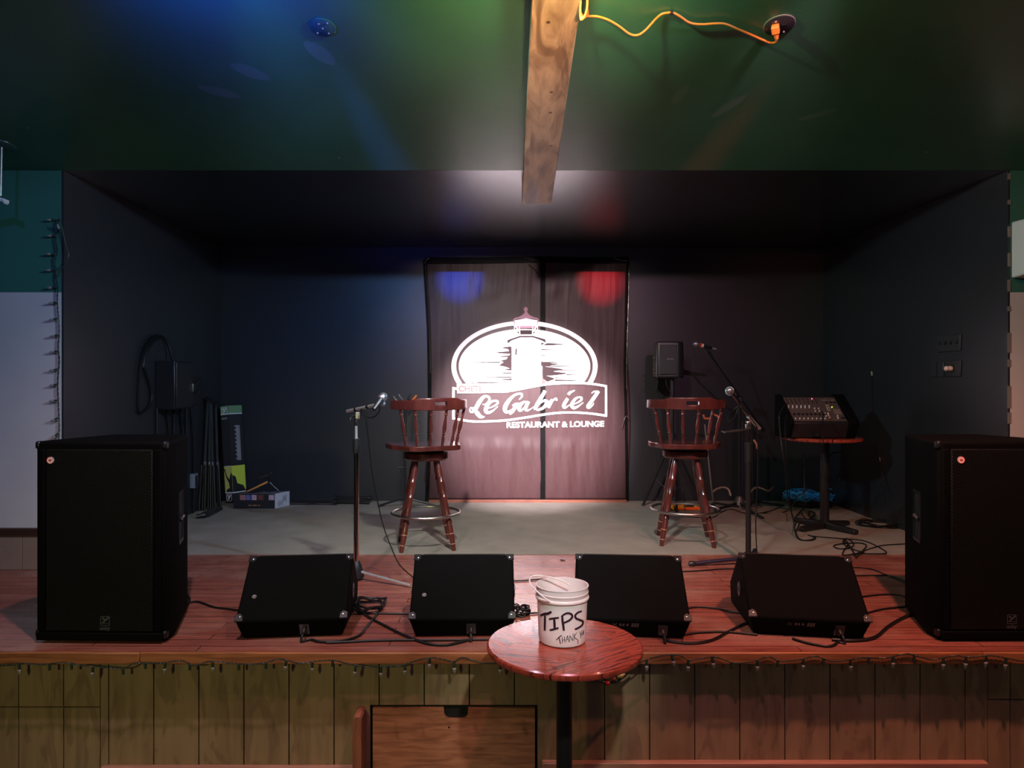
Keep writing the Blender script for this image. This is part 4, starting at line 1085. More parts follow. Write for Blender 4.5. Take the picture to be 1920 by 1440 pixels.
# guitar stands
def guitar_stand_left():
    b0 = F(760, 952); Y = b0.y
    t = thing('guitar_stand', 'thin black guitar stand behind the left bar stool, hooks above its rail', 'guitar stand', b0)
    MB().cyl(b0 + Vector((0, 0, .02)), W(760, 765, Y), .012, n=10).build('pole', M_BLKMETAL, t)
    MB().tube([W(738, 743, Y - .03), W(742, 749, Y - .04), W(748, 752, Y - .03), W(756, 754, Y)], .0055, 8, 4).build('hook', M_CHROME, t)
    MB().tube([W(748, 740, Y + .05), W(752, 746, Y + .04), W(757, 751, Y + .02), W(760, 758, Y)], .0055, 8, 4).build('hook', M_CHROME, t)
    MB().tube([W(771, 738, Y + .05), W(767, 744, Y + .04), W(765, 749, Y + .02), W(770, 750, Y), W(775, 749, Y)], .005, 8, 4).build('hook', M_BLKMETAL, t)
    MB().tube([W(781, 741, Y), W(776, 747, Y - .01), W(770, 753, Y - .01), W(762, 758, Y)], .008, 8, 4).build('orange_hook', M_ORANGE, t)
    for e0 in (F(709, 949, ZS + .012), F(815, 948, ZS + .012), b0 + Vector((.05, -.2, .01))):
        MB().tube([b0 + Vector((0, 0, .09)), b0.lerp(e0, .5) + Vector((0, 0, .05)), e0], .010, 8, 3).build('leg', M_BLKMETAL, t)
    MB().cyl(W(746, 877, Y), W(766, 877, Y), .008, n=8).build('cross_bar', M_BLKMETAL, t)
    MB().tube([W(752, 880, Y), W(756, 890, Y - .02), W(760, 897, Y)], .007, 8, 3).build('cradle_arm', M_BLKMETAL, t)
guitar_stand_left()
def guitar_stand_right(label, base, pole_top, tilt_px, hooks, arms, legs):
    b0 = F(*base); Y = b0.y
    t = thing('guitar_stand', label, 'guitar stand', b0, 0, None)
    MB().cyl(b0 + Vector((0, 0, .03)), W(*pole_top, Y), .011, n=10).build('pole', M_STEEL if tilt_px else M_BLKMETAL, t)
    for h in hooks: MB().tube([W(x, y, Y - .02 * i) for i, (x, y) in enumerate(h)], .011, 8, 4).build('hook', mat('hook_orange', (.55, .12, .05), .45), t)
    for h in arms: MB().tube([W(x, y, Y - .03 * i) for i, (x, y) in enumerate(h)], .010, 8, 4).build('cradle_arm', mat('tan_rubber', (.20, .11, .08), .35), t)
    for l in legs: MB().cyl(b0 + Vector((0, 0, .05)), F(*l, ZS + .012), .011, n=10).build('leg', M_BLKMETAL, t)
guitar_stand_right('guitar stand with orange hooks showing through the right bar stool spindles', (1338, 953), (1322, 796), 1,
    [[(1319, 778), (1321, 784), (1327, 785), (1332, 784)], [(1340, 778), (1345, 780), (1349, 785)]],
    [[(1336, 923), (1344, 917), (1356, 914), (1366, 918), (1370, 930)]], [(1344, 962), (1385, 950), (1325, 955)])
guitar_stand_right('guitar stand with curved tan cradle arms right of the black microphone pole', (1412, 950), (1410, 815), 0,
    [[(1413, 825), (1418, 832), (1420, 842)]], [[(1407, 924), (1414, 916), (1422, 914), (1436, 919), (1443, 920), (1450, 913)]], [(1470, 948), (1400, 955), (1425, 940)])

# small powered speaker on a tripod
b0 = F(1259, 956); Y = b0.y
t = thing('speaker_tripod', 'black tripod pole carrying the small speaker behind the right bar stool', 'speaker stand', b0)
MB().cyl(b0 + Vector((0, 0, .12)), W(1261, 712, Y), .018, n=14).build('pole', M_BLKMETAL, t)
MB().cyl(W(1260, 830, Y), W(1260, 812, Y), .03, n=14).build('collar', M_BLKPLAS, t)
for e0 in (F(1206, 947, ZS + .012), F(1318, 950, ZS + .012), b0 + Vector((0, -.5, .012))):
    if e0.y < b0.y - .4: e0 = b0 + Vector((.02, -.12, .012))
    lg = MB().cyl(W(1260, 822, Y), e0, .012, n=10).build('leg', M_BLKMETAL, t)
    MB().cyl(b0 + Vector((0, 0, .16)), W(1260, 822, Y).lerp(e0, .6), .006, n=8).build('brace', M_BLKMETAL, lg)
    MB().ball(e0, .016).build('rubber_foot', M_BLKPLAS, lg)
sx0, sx1 = W(1231, 0, Y - .1).x, W(1284, 0, Y - .1).x; sz0, sz1 = W(0, 709, Y - .1).z, W(0, 640, Y - .1).z
sc_ = Vector(((sx0 + sx1) / 2, Y, sz0))
t = thing('small_speaker', 'small black powered speaker up on the tripod behind the right bar stool', 'speaker', sc_)
hw = (sx1 - sx0) / 2; hz = sz1 - sz0
pl = [(-hw, -.10), (hw - .05, -.12), (hw, -.08), (hw - .01, .10), (-hw + .04, .12), (-hw, .08)]
MB().prism(pl, lambda p: (sc_.x + p[0], Y + p[1], sz0), lambda p: (sc_.x + p[0] * .96, Y + p[1], sz1)).build('case', M_BLKPLAS, t, bevel=.018, seg=4)
MB().rings([[(sc_.x - hw * .78, Y - .128, sz0 + .035), (sc_.x + hw * .42, Y - .132, sz0 + .035), (sc_.x + hw * .40, Y - .132, sz1 - .035), (sc_.x - hw * .76, Y - .128, sz1 - .035)],
            [(sc_.x - hw * .78, Y - .10, sz0 + .035), (sc_.x + hw * .42, Y - .10, sz0 + .035), (sc_.x + hw * .40, Y - .10, sz1 - .035), (sc_.x - hw * .76, Y - .10, sz1 - .035)]]).build('grille', mat('dark_grey_cloth', (.022, .023, .026), .7), t, bevel=.006)
tb = MB(); text_mb(tb, 'BOSE', .026, lambda p: (sc_.x - .045 + p[0], Y - .1335, sz0 + hz * .5 + p[1] * .6), bold=.0008, shear=.35)
tb.build('badge', M_STEEL, t)
pg = MB()
for z in (.56, .42, .24, .14): pg.cyl((sc_.x - hw - .018, Y - .03, sz0 + hz * z), (sc_.x - hw + .01, Y - .03, sz0 + hz * z), .007, n=8)
pg.build('plugs', M_STEEL, t)
def cable(name, label, pts, r=.004, m=None, cat='cable'):
    return tag(MB().tube(pts, r, 6, 7).build(name, m or M_RUBBER), label, cat)
cable('speaker_cable', 'thin black cable drooping from the left edge of the small speaker', [W(1229, 690, Y), W(1234, 712, Y), W(1230, 730, Y - .02), W(1236, 745, Y), W(1250, 830, Y - .03), W(1252, 900, Y - .03), F(1258, 958, ZS + .01)], .004)
cable('speaker_cable', 'second thin black cable hanging nearest the small speaker pole', [W(1248, 708, Y - .05), W(1251, 725, Y - .05), W(1258, 738, Y - .05), W(1268, 780, Y - .04), W(1270, 860, Y - .04), F(1285, 958, ZS + .01)], .0035)

# orange and yellow case lying under the right stool
Yk = F(1280, 958).y
c = Vector((W(1286, 958, Yk).x, Yk + .05, ZS + .006))
t = thing('tool_case', 'yellow and orange plastic tool with dark slots lying under the right bar stool', 'tool', c)
def K(px, h, y): return ((px - CX) * Yk / FPX, Yk + y, ZS + .006 + h)
body = MB().prism([(1256, .012), (1262, .004), (1316, .002), (1316, .048), (1300, .055), (1280, .056), (1268, .044), (1258, .040)], lambda p: K(p[0], p[1], 0), lambda p: K(p[0], p[1], .13)).build('body', M_YELLOW, t, bevel=.008)
MB().prism([(1268, .004), (1316, .002), (1316, .030), (1290, .028), (1274, .020)], lambda p: K(p[0], p[1], -.006), lambda p: K(p[0], p[1], .02)).build('grip_panel', M_ORBOX, t, bevel=.003)
MB().prism([(1281, .036), (1288, .032), (1301, .032), (1301, .050), (1289, .050)], lambda p: K(p[0], p[1], -.004), lambda p: K(p[0], p[1], .02)).build('slot', M_BLKPLAS, t)
MB().prism([(1306, .036), (1312, .036), (1309, .046)], lambda p: K(p[0], p[1], -.004), lambda p: K(p[0], p[1], .02)).build('slot', M_BLKPLAS, t)
MB().tube([K(1262, .04, -.004), K(1265, .02, -.010), K(1264, .004, -.006)], .004, 6, 4).build('strap', M_RUBBER, t)

# ------------------------------------------------------------------ mixer on its table
mb0 = F(1546, 992); mb0 = Vector((mb0.x, mb0.y, ZS + .006)); Ym = mb0.y
t = thing('mixer_table', 'round red wood table at the right of the stage with the mixer on it', 'table', mb0)
TT = W(0, 819, Ym).z; RT = 70 * Ym / FPX
MB().lathe([(RT - .008, 0), (RT, .006), (RT, .022), (RT - .006, .028), (0, .028)], Vector((mb0.x - .02, Ym, TT - .028)), Vector((mb0.x - .02, Ym, TT)), 72).build('tabletop', M_TOP, t)
MB().cyl(mb0 + Vector((0, 0, .05)), Vector((mb0.x, Ym, TT - .03)), .036, n=20).build('post', M_BLKMETAL, t)
for k in range(4):
    a = math.radians(-62 + 90 * k)
    d = Vector((math.cos(a), math.sin(a), 0)); s_ = Vector((-d.y, d.x, 0))
    p0, p1 = mb0 + d * .02, mb0 + d * .29
    MB().rings([[p + s_ * (w_) + Vector((0, 0, z)) for w_, z in ((-.026, .0), (-.026, h), (.026, h), (.026, .0))] for p, h in ((p0, .06), (p1, .038))]).build('foot', M_BLKMETAL, t, bevel=.012, seg=3)
# mixer
Yx = Ym - .06
mx0, mx1 = (1466 - CX) * Yx / FPX, (1592 - CX) * Yx / FPX
t = thing('audio_mixer', 'black powered audio mixer with rows of knobs on the round stage table', 'mixer', Vector(((mx0 + mx1) / 2, Yx, TT)))
def q3(x, y, z): return Vector((x, y, z))
zt, zb = W(0, 744, Yx + .13).z, TT + .006
zl_ = W(0, 792, Yx - .14).z
prof = [(Yx - .10, zb), (Yx - .15, zl_ - .005), (Yx - .14, zl_ + .005), (Yx + .09, zt), (Yx + .13, zt), (Yx + .15, zb)]
xa, xb = mx0 + .03, mx1 - .085
MB().prism(prof, lambda p: (mx0 + .03, p[0], p[1]), lambda p: (mx1 - .03, p[0], p[1])).build('chassis', M_BLKPLAS, t, bevel=.004)
for x0, x1 in ((mx0, mx0 + .032), (mx1 - .075, mx1)):
    pr2 = [(Yx - .11, zb - .004), (Yx - .175, zl_ - .01), (Yx - .165, zl_ + .02), (Yx + .08, zt + .022), (Yx + .15, zt + .02), (Yx + .16, zb - .004)]
    MB().prism(pr2, lambda p: (x0, p[0], p[1]), lambda p: (x1, p[0], p[1])).build('end_cheek', M_TOLEX, t, bevel=.012, seg=3)
A = Vector((0, Yx - .14, zl_ + .005)); B = Vector((0, Yx + .09, zt)); u = (B - A).normalized(); nn = Vector((0, -u.z, u.y)); Lf = (B - A).length
def mp_(a, b, d=0.0):                                       # a: 0..1 across, b: 0..1 up the sloping panel
    v = A + u * (Lf * b) + nn * d; return Vector((xa + (xb - xa) * a, v.y, v.z))
MB().rings([[mp_(0, .02, d), mp_(1, .02, d), mp_(1, .97, d), mp_(0, .97, d)] for d in (-.002, .003)]).build('control_panel', mat('brown_grey_panel', (.075, .052, .048), .45, var=.3, vscale=60), t)
MB().rings([[mp_(0, .955, d), mp_(1, .955, d), mp_(1, .985, d), mp_(0, .985, d)] for d in (.003, .006)]).build('panel_edge', M_STEEL, t)
M_KNOB = mat('white_knob_cap', (.85, .75, .70), .3); M_DKN = mat('dark_knob', (.012, .010, .010), .4)
def knob(a, b, r, m):
    p = mp_(a, b, .003); return MB().lathe([(r, 0), (r * .8, .010), (r * .5, .011)], p, p + nn, 10).build('knob', m, t)
for i in range(8):
    a = .05 + i * .078
    knob(a, .60 if i < 6 else .50, .0048, M_KNOB); knob(a - .012, .54 if i < 6 else .40, .0048, M_KNOB); knob(a + .02, .10, .0048, M_KNOB)
    knob(a + .035, .27, .011, M_DKN)
    for b_ in (.72, .80, .88): knob(a + .02, b_, .0045, M_DKN)
for a, b_, m in ((.66, .20, M_KNOB), (.66, .30, M_KNOB), (.71, .14, M_KNOB), (.71, .22, M_KNOB), (.72, .30, M_KNOB), (.86, .12, M_KNOB), (.87, .20, M_KNOB), (.93, .12, M_DKN), (.97, .12, M_DKN), (.80, .75, M_DKN), (.88, .75, M_DKN), (.95, .75, M_DKN)): knob(a, b_, .0055 if m is M_KNOB else .009, m)
MB().rings([[mp_(.745, .42, d), mp_(.80, .42, d), mp_(.815, .66, d), mp_(.76, .66, d)] for d in (.003, .005)]).build('socket_plate', mat('pinkish_plate', (.30, .22, .20), .4), t)
for b_ in (.47, .58): MB().cyl(mp_(.78, b_, .005), mp_(.78, b_, .006), .006, n=10).build('socket', M_DKN, t)
MB().rings([[mp_(.84, .28, d), mp_(.98, .28, d), mp_(.985, .48, d), mp_(.86, .48, d)] for d in (.003, .005)]).build('equaliser_panel', mat('tan_panel', (.16, .11, .10), .4, var=.4, vscale=120), t)
for a0, wd in ((.73, .13), (.90, .09)): MB().rings([[mp_(a0, .82, d), mp_(a0 + wd, .82, d), mp_(a0 + wd, .87, d), mp_(a0, .87, d)] for d in (.003, .004)]).build('panel_strip', mat('tan_panel', (.16, .11, .10)), t)
MB().ball(mp_(.56, .90, .006), .0035).build('red_indicator', mat('red_led', (1, .1, .2), emit=(1.0, .06, .22), estr=14), t)
MB().ball(mp_(.86, .56, .006), .0035).build('green_indicator', mat('green_led', (.4, 1, .1), emit=(.45, 1.0, .05), estr=6), t)
MB().rings([[(mx0 + .20, Yx - .152, TT + .02), (mx0 + .23, Yx - .152, TT + .02), (mx0 + .23, Yx - .152, TT + .04), (mx0 + .20, Yx - .152, TT + .04)], [(mx0 + .20, Yx - .10, TT + .02), (mx0 + .23, Yx - .10, TT + .02), (mx0 + .23, Yx - .10, TT + .04), (mx0 + .20, Yx - .10, TT + .04)]]).build('front_latch', M_BLKPLAS, t)
yf = Yx - .20
cable('mixer_cable', 'black cable arching off the far left end of the mixer to the floor', [W(1475, 757, Yx), W(1464, 770, yf), W(1461, 785, yf), W(1465, 830, Ym - .38), W(1471, 870, Ym - .40), W(1478, 940, Ym - .36), W(1484, 960, Ym - .3), F(1492, 998, ZS + .012)], .005)
cable('mixer_cable', 'thin black cable plugged into the left channel of the mixer', [W(1476, 776, yf + .06), W(1472, 790, yf - .02), W(1473, 830, Ym - .40), W(1476, 880, Ym - .40), W(1481, 930, Ym - .36), W(1486, 970, Ym - .3), F(1496, 1010, ZS + .012)], .004)
cable('mixer_cable', 'black cable hanging from the middle of the mixer in front of the post', [W(1540, 771, yf + .08), W(1543, 780, yf - .01), W(1543, 822, Ym - .40), W(1546, 850, Ym - .38), W(1553, 870, Ym - .2), W(1557, 895, Ym - .1), W(1550, 905, Ym + .06)], .0045)
cable('wall_cable', 'black cable crossing behind the mixer table down to the blue coil', [W(1608, 790, Ym + .25), W(1590, 830, Ym + .3), W(1577, 880, Ym + .3), W(1560, 905, Ym + .2), W(1530, 900, Ym + .2), W(1510, 920, Ym + .1), W(1494, 933, Ym + .1), W(1488, 945, Ym + .05), F(1470, 960, ZS + .012), F(1430, 962, ZS + .012)], .005)
cable('wall_cable', 'thin black cable looping on the right wall behind the mixer table', [W(1553, 860, Ym + .4), W(1560, 850, Ym + .5), W(1575, 848, Ym + .6), W(1590, 850, Ym + .6)], .005)
cable('hanging_cable', 'thin black cable hanging behind the mixer down onto the blue coil', [W(1508, 850, Ym + .1), W(1508, 900, Ym + .1), W(1508, 930, Ym + .05), W(1511, 946, Ym - .02)], .004)
# coils
def coil(name, label, centre, rx, ry, turns, r, m, rng=.02, zspread=.05, cat='cable', seed=1, ph=0):
    R_ = random.Random(seed); pts = []
    for k in range(turns * 10):
        a = 2 * math.pi * k / 10 + ph; s_ = 1 + rng * 5 * (R_.random() - .5)
        pts.append(Vector(centre) + Vector((rx * s_ * math.cos(a), ry * s_ * math.sin(a), r + zspread * (R_.random()))))
    return tag(MB().tube(pts, r, 6, 3).build(name, m), label, cat)
pc = F(1530, 950)
coil('cable_coil', 'bright blue cable coil heaped on the floor behind the mixer table post', (pc.x - .02, pc.y + .10, ZS + .03), .21, .10, 16, .005, M_BLUECAB, .10, .105, 'cable coil', 3)
coil('cable_coil', 'black cable coil under the blue coil by the mixer table', (pc.x - .07, pc.y - .04, ZS + .006), .19, .10, 9, .006, M_RUBBER, .05, .05, 'cable coil', 4)
pc = F(1655, 987)
coil('cable_coil', 'flat black cable coil right of the mixer table foot', (pc.x - .03, pc.y, ZS + .006), .16, .13, 5, .0045, M_RUBBER, .06, .03, 'cable coil', 5)
pc = F(1605, 1030)
cable('floor_cable', 'tangled black cable loops on the carpet behind the rightmost wedge monitor', [F(x, y, ZS + .011) for x, y in
    [(1500, 980), (1492, 1000), (1500, 1012), (1520, 1012), (1528, 1008), (1515, 1003), (1530, 1006), (1580, 1010), (1620, 1014), (1655, 1030), (1658, 1038), (1610, 1038), (1580, 1040), (1590, 1020), (1583, 1012), (1582, 1020), (1600, 1030), (1620, 1036)]], .0045)
cable('floor_cable', 'black cable making a narrow loop at the carpet edge beneath the coil', [F(x, y, ZS + .012) for x, y in
    [(1605, 1045), (1620, 1030), (1624, 1022), (1610, 1018), (1575, 1020), (1563, 1024), (1575, 1029), (1595, 1027), (1600, 1018), (1588, 1010), (1582, 1014), (1592, 1022), (1598, 1032), (1606, 1046)]], .0045)
cable('floor_cable', 'thin black cable running right over the carpet to the tall right speaker', [F(x, y, ZS + .011) for x, y in [(1600, 1040), (1640, 1026), (1660, 1022), (1690, 1020), (1716, 1019)]], .004)
cable('floor_cable', 'black cable curling over the mixer table foot', [F(1508, 952, ZS + .02), F(1493, 968, ZS + .05), F(1492, 982, ZS + .09), F(1489, 990, ZS + .07), F(1494, 1004, ZS + .012), F(1502, 1012, ZS + .012), F(1520, 1013, ZS + .012), F(1529, 1009, ZS + .012), F(1522, 1005, ZS + .012)], .005)
cable('floor_cable', 'black cable draped in bights before the mixer table post', [F(1502, 958, ZS + .02), F(1510, 972, ZS + .012), F(1520, 972, ZS + .012), F(1528, 962, ZS + .012), F(1516, 960, ZS + .02), F(1522, 972, ZS + .012), F(1538, 976, ZS + .06)], .004)

# ------------------------------------------------------------------ left side of the alcove
XW = XL + .001
def LW(px, py, d=0.0):                                       # point on the left alcove wall (x fixed)
    Y = (XW + d) * FPX / (px - CX); return Vector((XW + d, Y, CAMZ - (py - CY) * Y / FPX))
a_, b2_ = LW(291, 680), LW(330, 765)
y0, y1 = LW(291, 0).y - .0, LW(332, 0).y
t = thing('electrical_panel', 'black electrical box with a door on the left alcove wall', 'electrical box', (XW, 5.91, 1.575))
z1, z0 = CAMZ - (680 - CY) * (y1) / FPX, CAMZ - (768 - CY) * (y1) / FPX
y0, y1 = 5.75, 6.08; z1, z0 = 1.969, 1.575
MB().b2(XW, XW + .158, y0, y1, z0, z1).build('box', M_BLKMETAL, t, bevel=.006)
MB().b2(XW + .158, XW + .170, y0 + .01, y1 - .01, z0 + .01, z1 - .01).build('door', M_BLKPLAS, t, bevel=.004)
MB().box((XW + .176, y1 - .03, (z0 + z1) / 2 - .02), (.014, .02, .07)).build('latch', M_STEEL, t, bevel=.003)
Yh = y1 + .22
t = thing('switch_box', 'small dark switch box with levers beside the electrical box', 'electrical box', (XW, Yh, 1.6))
MB().b2(XW, XW + .10, Yh - .10, Yh + .12, z0 + .03, z1 - .12).build('box', M_BLKMETAL, t, bevel=.004)
for dz in (.10, .20): MB().cyl((XW + .10, Yh, z0 + dz), (XW + .14, Yh - .03, z0 + dz + .05), .008, n=8).build('lever', M_STEEL, t)
cable('power_loop', 'thick black cable looped high on the left wall above the electrical box', [LW(323, 677, .08), LW(318, 655, .05), LW(308, 635, .03), LW(297, 630, .03), LW(285, 635, .03), LW(272, 655, .03), LW(264, 690, .03), LW(261, 730, .03), LW(260, 765, .03), LW(265, 773, .03), LW(278, 763, .03), LW(284, 745, .03), LW(281, 722, .03), LW(272, 695, .03), LW(269, 685, .03), LW(275, 660, .03), LW(290, 637, .04), LW(300, 634, .04)], .012)
for i, (px, k) in enumerate([(294, 0), (312, 1), (326, 0), (338, 1), (349, 0), (357, 1)]):
    pz_ = z0 + .01
    Yc = LW(px, 0, .03).y
    lab = ['leftmost black conduit running down under the electrical box', 'second black cable from the left under the electrical box', 'third black cable under the electrical box, below its door edge',
           'black cable bowing right under the electrical box', 'black cable beside the small switch box on the left wall', 'rightmost black cable down the left wall, ending by a pale outlet'][i]
    cable('wall_conduit', lab, [Vector((XW + .03, Yc, pz_)), Vector((XW + .03, Yc + (.05 if k else 0), 1.35)), Vector((XW + .03, Yc + (.08 if k else 0), 1.0)), Vector((XW + .03, Yc + .06 * k, .62))], .011)
Yo_ = LW(358, 0).y
t = thing('wall_outlet', 'pale-edged outlet plate low on the left alcove wall', 'outlet', (XW, Yo_, 1.0))
MB().b2(XW, XW + .045, Yo_ - .03, Yo_ + .05, CAMZ - (915 - CY) * Yo_ / FPX, CAMZ - (888 - CY) * Yo_ / FPX).build('plate', mat('pale_blue_grey_plastic', (.16, .18, .22), .4), t, bevel=.004)
MB().b2(XW + .045, XW + .07, Yo_ - .015, Yo_ + .035, CAMZ - (912 - CY) * Yo_ / FPX, CAMZ - (892 - CY) * Yo_ / FPX).build('plug', M_BLKPLAS, t, bevel=.004)

# folded stands leaning in the left rear corner
Yc = 6.72
for i, (px0, px1, yb, lab) in enumerate([(378, 381, 963, 'folded black stand leaning in the left corner, leftmost of the bunch'), (389, 387, 961, 'folded black stand leaning in the left corner, second of the bunch'),
                                (398, 394, 960, 'folded black stand tilted to the left among the leaning bunch'), (408, 404, 957, 'folded black stand nearest the green and black carton')]):
    b0 = F(px0 + 2, yb - 4); tp = W(px1, 752 + 3 * i, b0.y + .12)
    b0.x = max(b0.x, XL + .04); tp.x = max(tp.x, XL + .04)
    t = thing('folded_stand', lab, 'stand', b0, 0, None)
    MB().cyl(b0 + Vector((0, 0, .01)), tp, .016, n=10).build('pole', M_BLKMETAL, t)
    for s in (-1, 1):
        MB().cyl(b0 + Vector((.026 * s, -.02, .01)), b0.lerp(tp, .42) + Vector((.02 * s, -.02, 0)), .009, n=8).build('leg', M_BLKMETAL, t)
    MB().lathe([(.022, 0), (.025, .01), (.025, .05), (.018, .06)], b0.lerp(tp, .40), tp, 12).build('collar', M_BLKPLAS, t)
    MB().cyl(tp + Vector((0, 0, .0)), tp + Vector((.0, -.02, .03)), .022, n=10).build('cap', M_BLKPLAS, t)
t = thing('stand_bundle', 'black bags and folded tripod feet on the carpet below the leaning stands', 'stand', F(385, 965))
MB().tube([F(368, 968, ZS + .03), F(385, 965, ZS + .035), F(402, 957, ZS + .035), F(414, 953, ZS + .03)], [.018, .028, .026, .018], 10, 5).build('tube_foot', M_BLKPLAS, t)
# carton
Yq = F(428, 945).y
c0 = F(428, 945); c0.z = ZS + .006
t = thing('tall_carton', 'tall slim black and green carton with a white Y emblem in the left corner', 'carton', c0)
def CT(px, py, d=0.0): return W(px, py, Yq - d) 
wA, wB = Vector((W(412, 0, Yq).x, Yq, 0)), None
# front face follows the slight lean, right face recedes
Dp = .16
def face(pL, pR, pyT, pyB, d=.0, m=None, name='panel'):
    pass
tl, tr_, bl, br_ = W(413, 762, Yq), W(428.5, 760, Yq), W(424, 947, Yq), W(438, 946, Yq)
bl.z = br_.z = ZS + .008
bk = Vector((.085, .12, 0))
def cart(u, v, d=0.0, side=0, dd=.0):                       # v: 0 bottom .. 1 top; side face if side
    l = bl.lerp(tl, v); r = br_.lerp(tr_, v)
    if not side: p = l.lerp(r, u); return p + Vector((0, -d, 0))
    p = r.lerp(r + bk, u); return p + Vector((bk.y, -bk.x, 0)).normalized() * d
cb = MB()
cb.rings([[cart(0, v), cart(1, v), cart(1, v) + bk, cart(0, v) + bk] for v in (0, 1)])
cb.build('box', mat('black_card', (.014, .014, .016), .45), t)
def vv(py): return (947 - py) / (947 - 761)
def quadc(name, m, u0, u1, p0, p1, side=0, d=.0015):
    mb = MB(); mb.rings([[cart(u0, vv(p0), k, side), cart(u1, vv(p0), k, side), cart(u1, vv(p1), k, side), cart(u0, vv(p1), k, side)] for k in (.0002, d)])
    return mb.build(name, m, t)
M_GRNCARD = mat('green_card', (.14, .24, .12), .45); M_LIME = mat('lime_card', (.55, .62, .06), .45); M_LIME2 = mat('olive_yellow_card', (.45, .42, .10), .45); M_WCARD = mat('white_card_print', (.60, .60, .62), .45)
quadc('green_band', M_GRNCARD, 0, 1, 776, 761.5); quadc('green_band', M_GRNCARD, 0, 1, 776, 761.5, 1)
quadc('white_line', M_WCARD, 0, 1, 778, 776); quadc('white_line', M_WCARD, 0, 1, 778, 776, 1)
quadc('lime_band', M_LIME2, 0, 1, 926, 876); quadc('lime_band', M_LIME, 0, 1, 924, 876, 1)
quadc('white_line', M_WCARD, 0, 1, 928, 926); quadc('white_line', M_WCARD, 0, 1, 928, 926, 1)
quadc('white_line', M_WCARD, 0, 1, 877, 875.6)
quadc('caption_block', mat('grey_blue_print', (.12, .13, .17), .5), .05, .75, 787, 783)
lg_ = MB()
def yemb(mb, cpy, s=1.0):
    f = lambda p: cart(p[0], vv(cpy) + p[1] , .003)
    for (x0, x1, z0, z1) in ((.12, .82, .030, .034), (.12, .82, -.036, -.032), (.12, .17, -.036, .034), (.77, .82, -.036, .034)):
        mb.add([f((x0, z0)), f((x1, z0)), f((x1, z1)), f((x0, z1))], [(0, 1, 2, 3)])
    mb.flat([[(.24, .024), (.40, .024), (.48, .006), (.60, .026), (.74, .026), (.42, -.022), (.26, -.022), (.40, -.002)]], f)
yemb(lg_, 770.5); yemb(lg_, 936); lg_.build('emblem', M_WCARD, t)
fg = MB()
fg.flat([[(.0, vv(882)), (.12, vv(880)), (.30, vv(894)), (.62, vv(902)), (.78, vv(893)), (.92, vv(888)), (1.0, vv(893)), (1.0, vv(926)), (.10, vv(926)), (.30, vv(920)), (.62, vv(918)), (.55, vv(908)), (.28, vv(900)), (.08, vv(888))]], lambda p: cart(p[0], p[1], .003))
fg.flat([[(0, vv(893)), (.25, vv(897)), (.35, vv(910)), (.8, vv(915)), (.95, vv(924)), (0, vv(924))]], lambda p: cart(p[0], p[1], .003, 1))
fg.build('figure_print', mat('black_card', (.014, .014, .016)), t)
sp_ = MB()
for k in range(26): sp_.add([cart(.35 + (.1 if k % 3 else 0), vv(800 + k * 2.6), .002, 1), cart(.75, vv(800 + k * 2.6), .002, 1), cart(.75, vv(801 + k * 2.6), .002, 1), cart(.35 + (.1 if k % 3 else 0), vv(801 + k * 2.6), .002, 1)], [(0, 1, 2, 3)])
sp_.build('side_lettering', M_WCARD, t)
# flat carton on the floor
Yb_ = F(490, 955).y
t = thing('flat_carton', 'low black and white carton on the carpet beside the tall green carton', 'carton', F(480, 955, ZS + .006))
def B3(px, h, y): return Vector(((px - CX) * Yb_ / FPX, Yb_ + y, ZS + .007 + h))
HB = .135
MB().rings([[B3(438, h, 0), B3(515, h, 0), B3(532, h, .17), B3(452, h, .17)] for h in (0, HB)]).build('box', mat('black_card', (.014, .014, .016)), t)
MB().rings([[B3(515.3, h, 0), B3(532.5, h, .17), B3(532.8, h, .172), B3(516, h, -.001)] for h in (0.001, HB + .004)]).build('white_end', mat('white_card', (.42, .43, .48), .5), t)
MB().rings([[B3(450, h, .04), B3(512, h, .02), B3(530, h, .165), B3(452, h, .165)] for h in (HB + .0005, HB + .004)]).build('white_top', mat('grey_card', (.13, .13, .16), .5), t)
ph = [('pink_picture', (.30, .14, .14), 450, 461), ('blue_picture', (.10, .12, .30), 462, 470), ('white_picture', (.45, .30, .38), 472, 481), ('red_picture', (.12, .04, .03), 483, 494), ('white_red_picture', (.40, .28, .34), 504, 514)]
for n_, c_, x0, x1 in ph:
    MB().rings([[B3(x0, HB - .055, d), B3(x1, HB - .055, d), B3(x1, HB - .006, d), B3(x0, HB - .006, d)] for d in (-.002, -.0003)]).build(n_, mat(n_, c_, .4, var=.9, vscale=60), t)
tt_ = MB(); text_mb(tt_, '600, 900 & 700', .028, lambda p: B3(466, 0, 0) + Vector((p[0] * .62, -.002, .022 + p[1] * .9)), bold=.0004)
tt_ = MB()
for k in range(11):
    if k in (3, 8): continue
    tt_.add([B3(466 + k * 2, .024, -.002), B3(467.4 + k * 2, .024, -.002), B3(467.4 + k * 2, .036, -.002), B3(466 + k * 2, .036, -.002)], [(0, 1, 2, 3)])
tt_.build('gold_lettering', mat('gold_print', (.30, .17, .08), .5), t)
bars = MB()
for k in range(9):
    q = .2 + .07 * k
    a = B3(515.5, 0, 0).lerp(B3(532.7, 0, .17), q)
    bars.box((a.x + .002, a.y - .003, a.z + (.04 if k < 5 else .08)), (.002, .003, .03 + .02 * (k % 3)))
bars.build('end_print', M_BLKPLAS, t)
zt2 = HB + .006
t = thing('folding_bracket', 'black folding bracket with an orange strip resting on the flat carton', 'bracket', B3(485, zt2, .08))
MB().tube([B3(461, zt2 + .02, .06), B3(480, zt2 + .06, .06), B3(500, zt2 + .115, .06)], .009, 6, 0).build('black_bar', M_BLKMETAL, t)
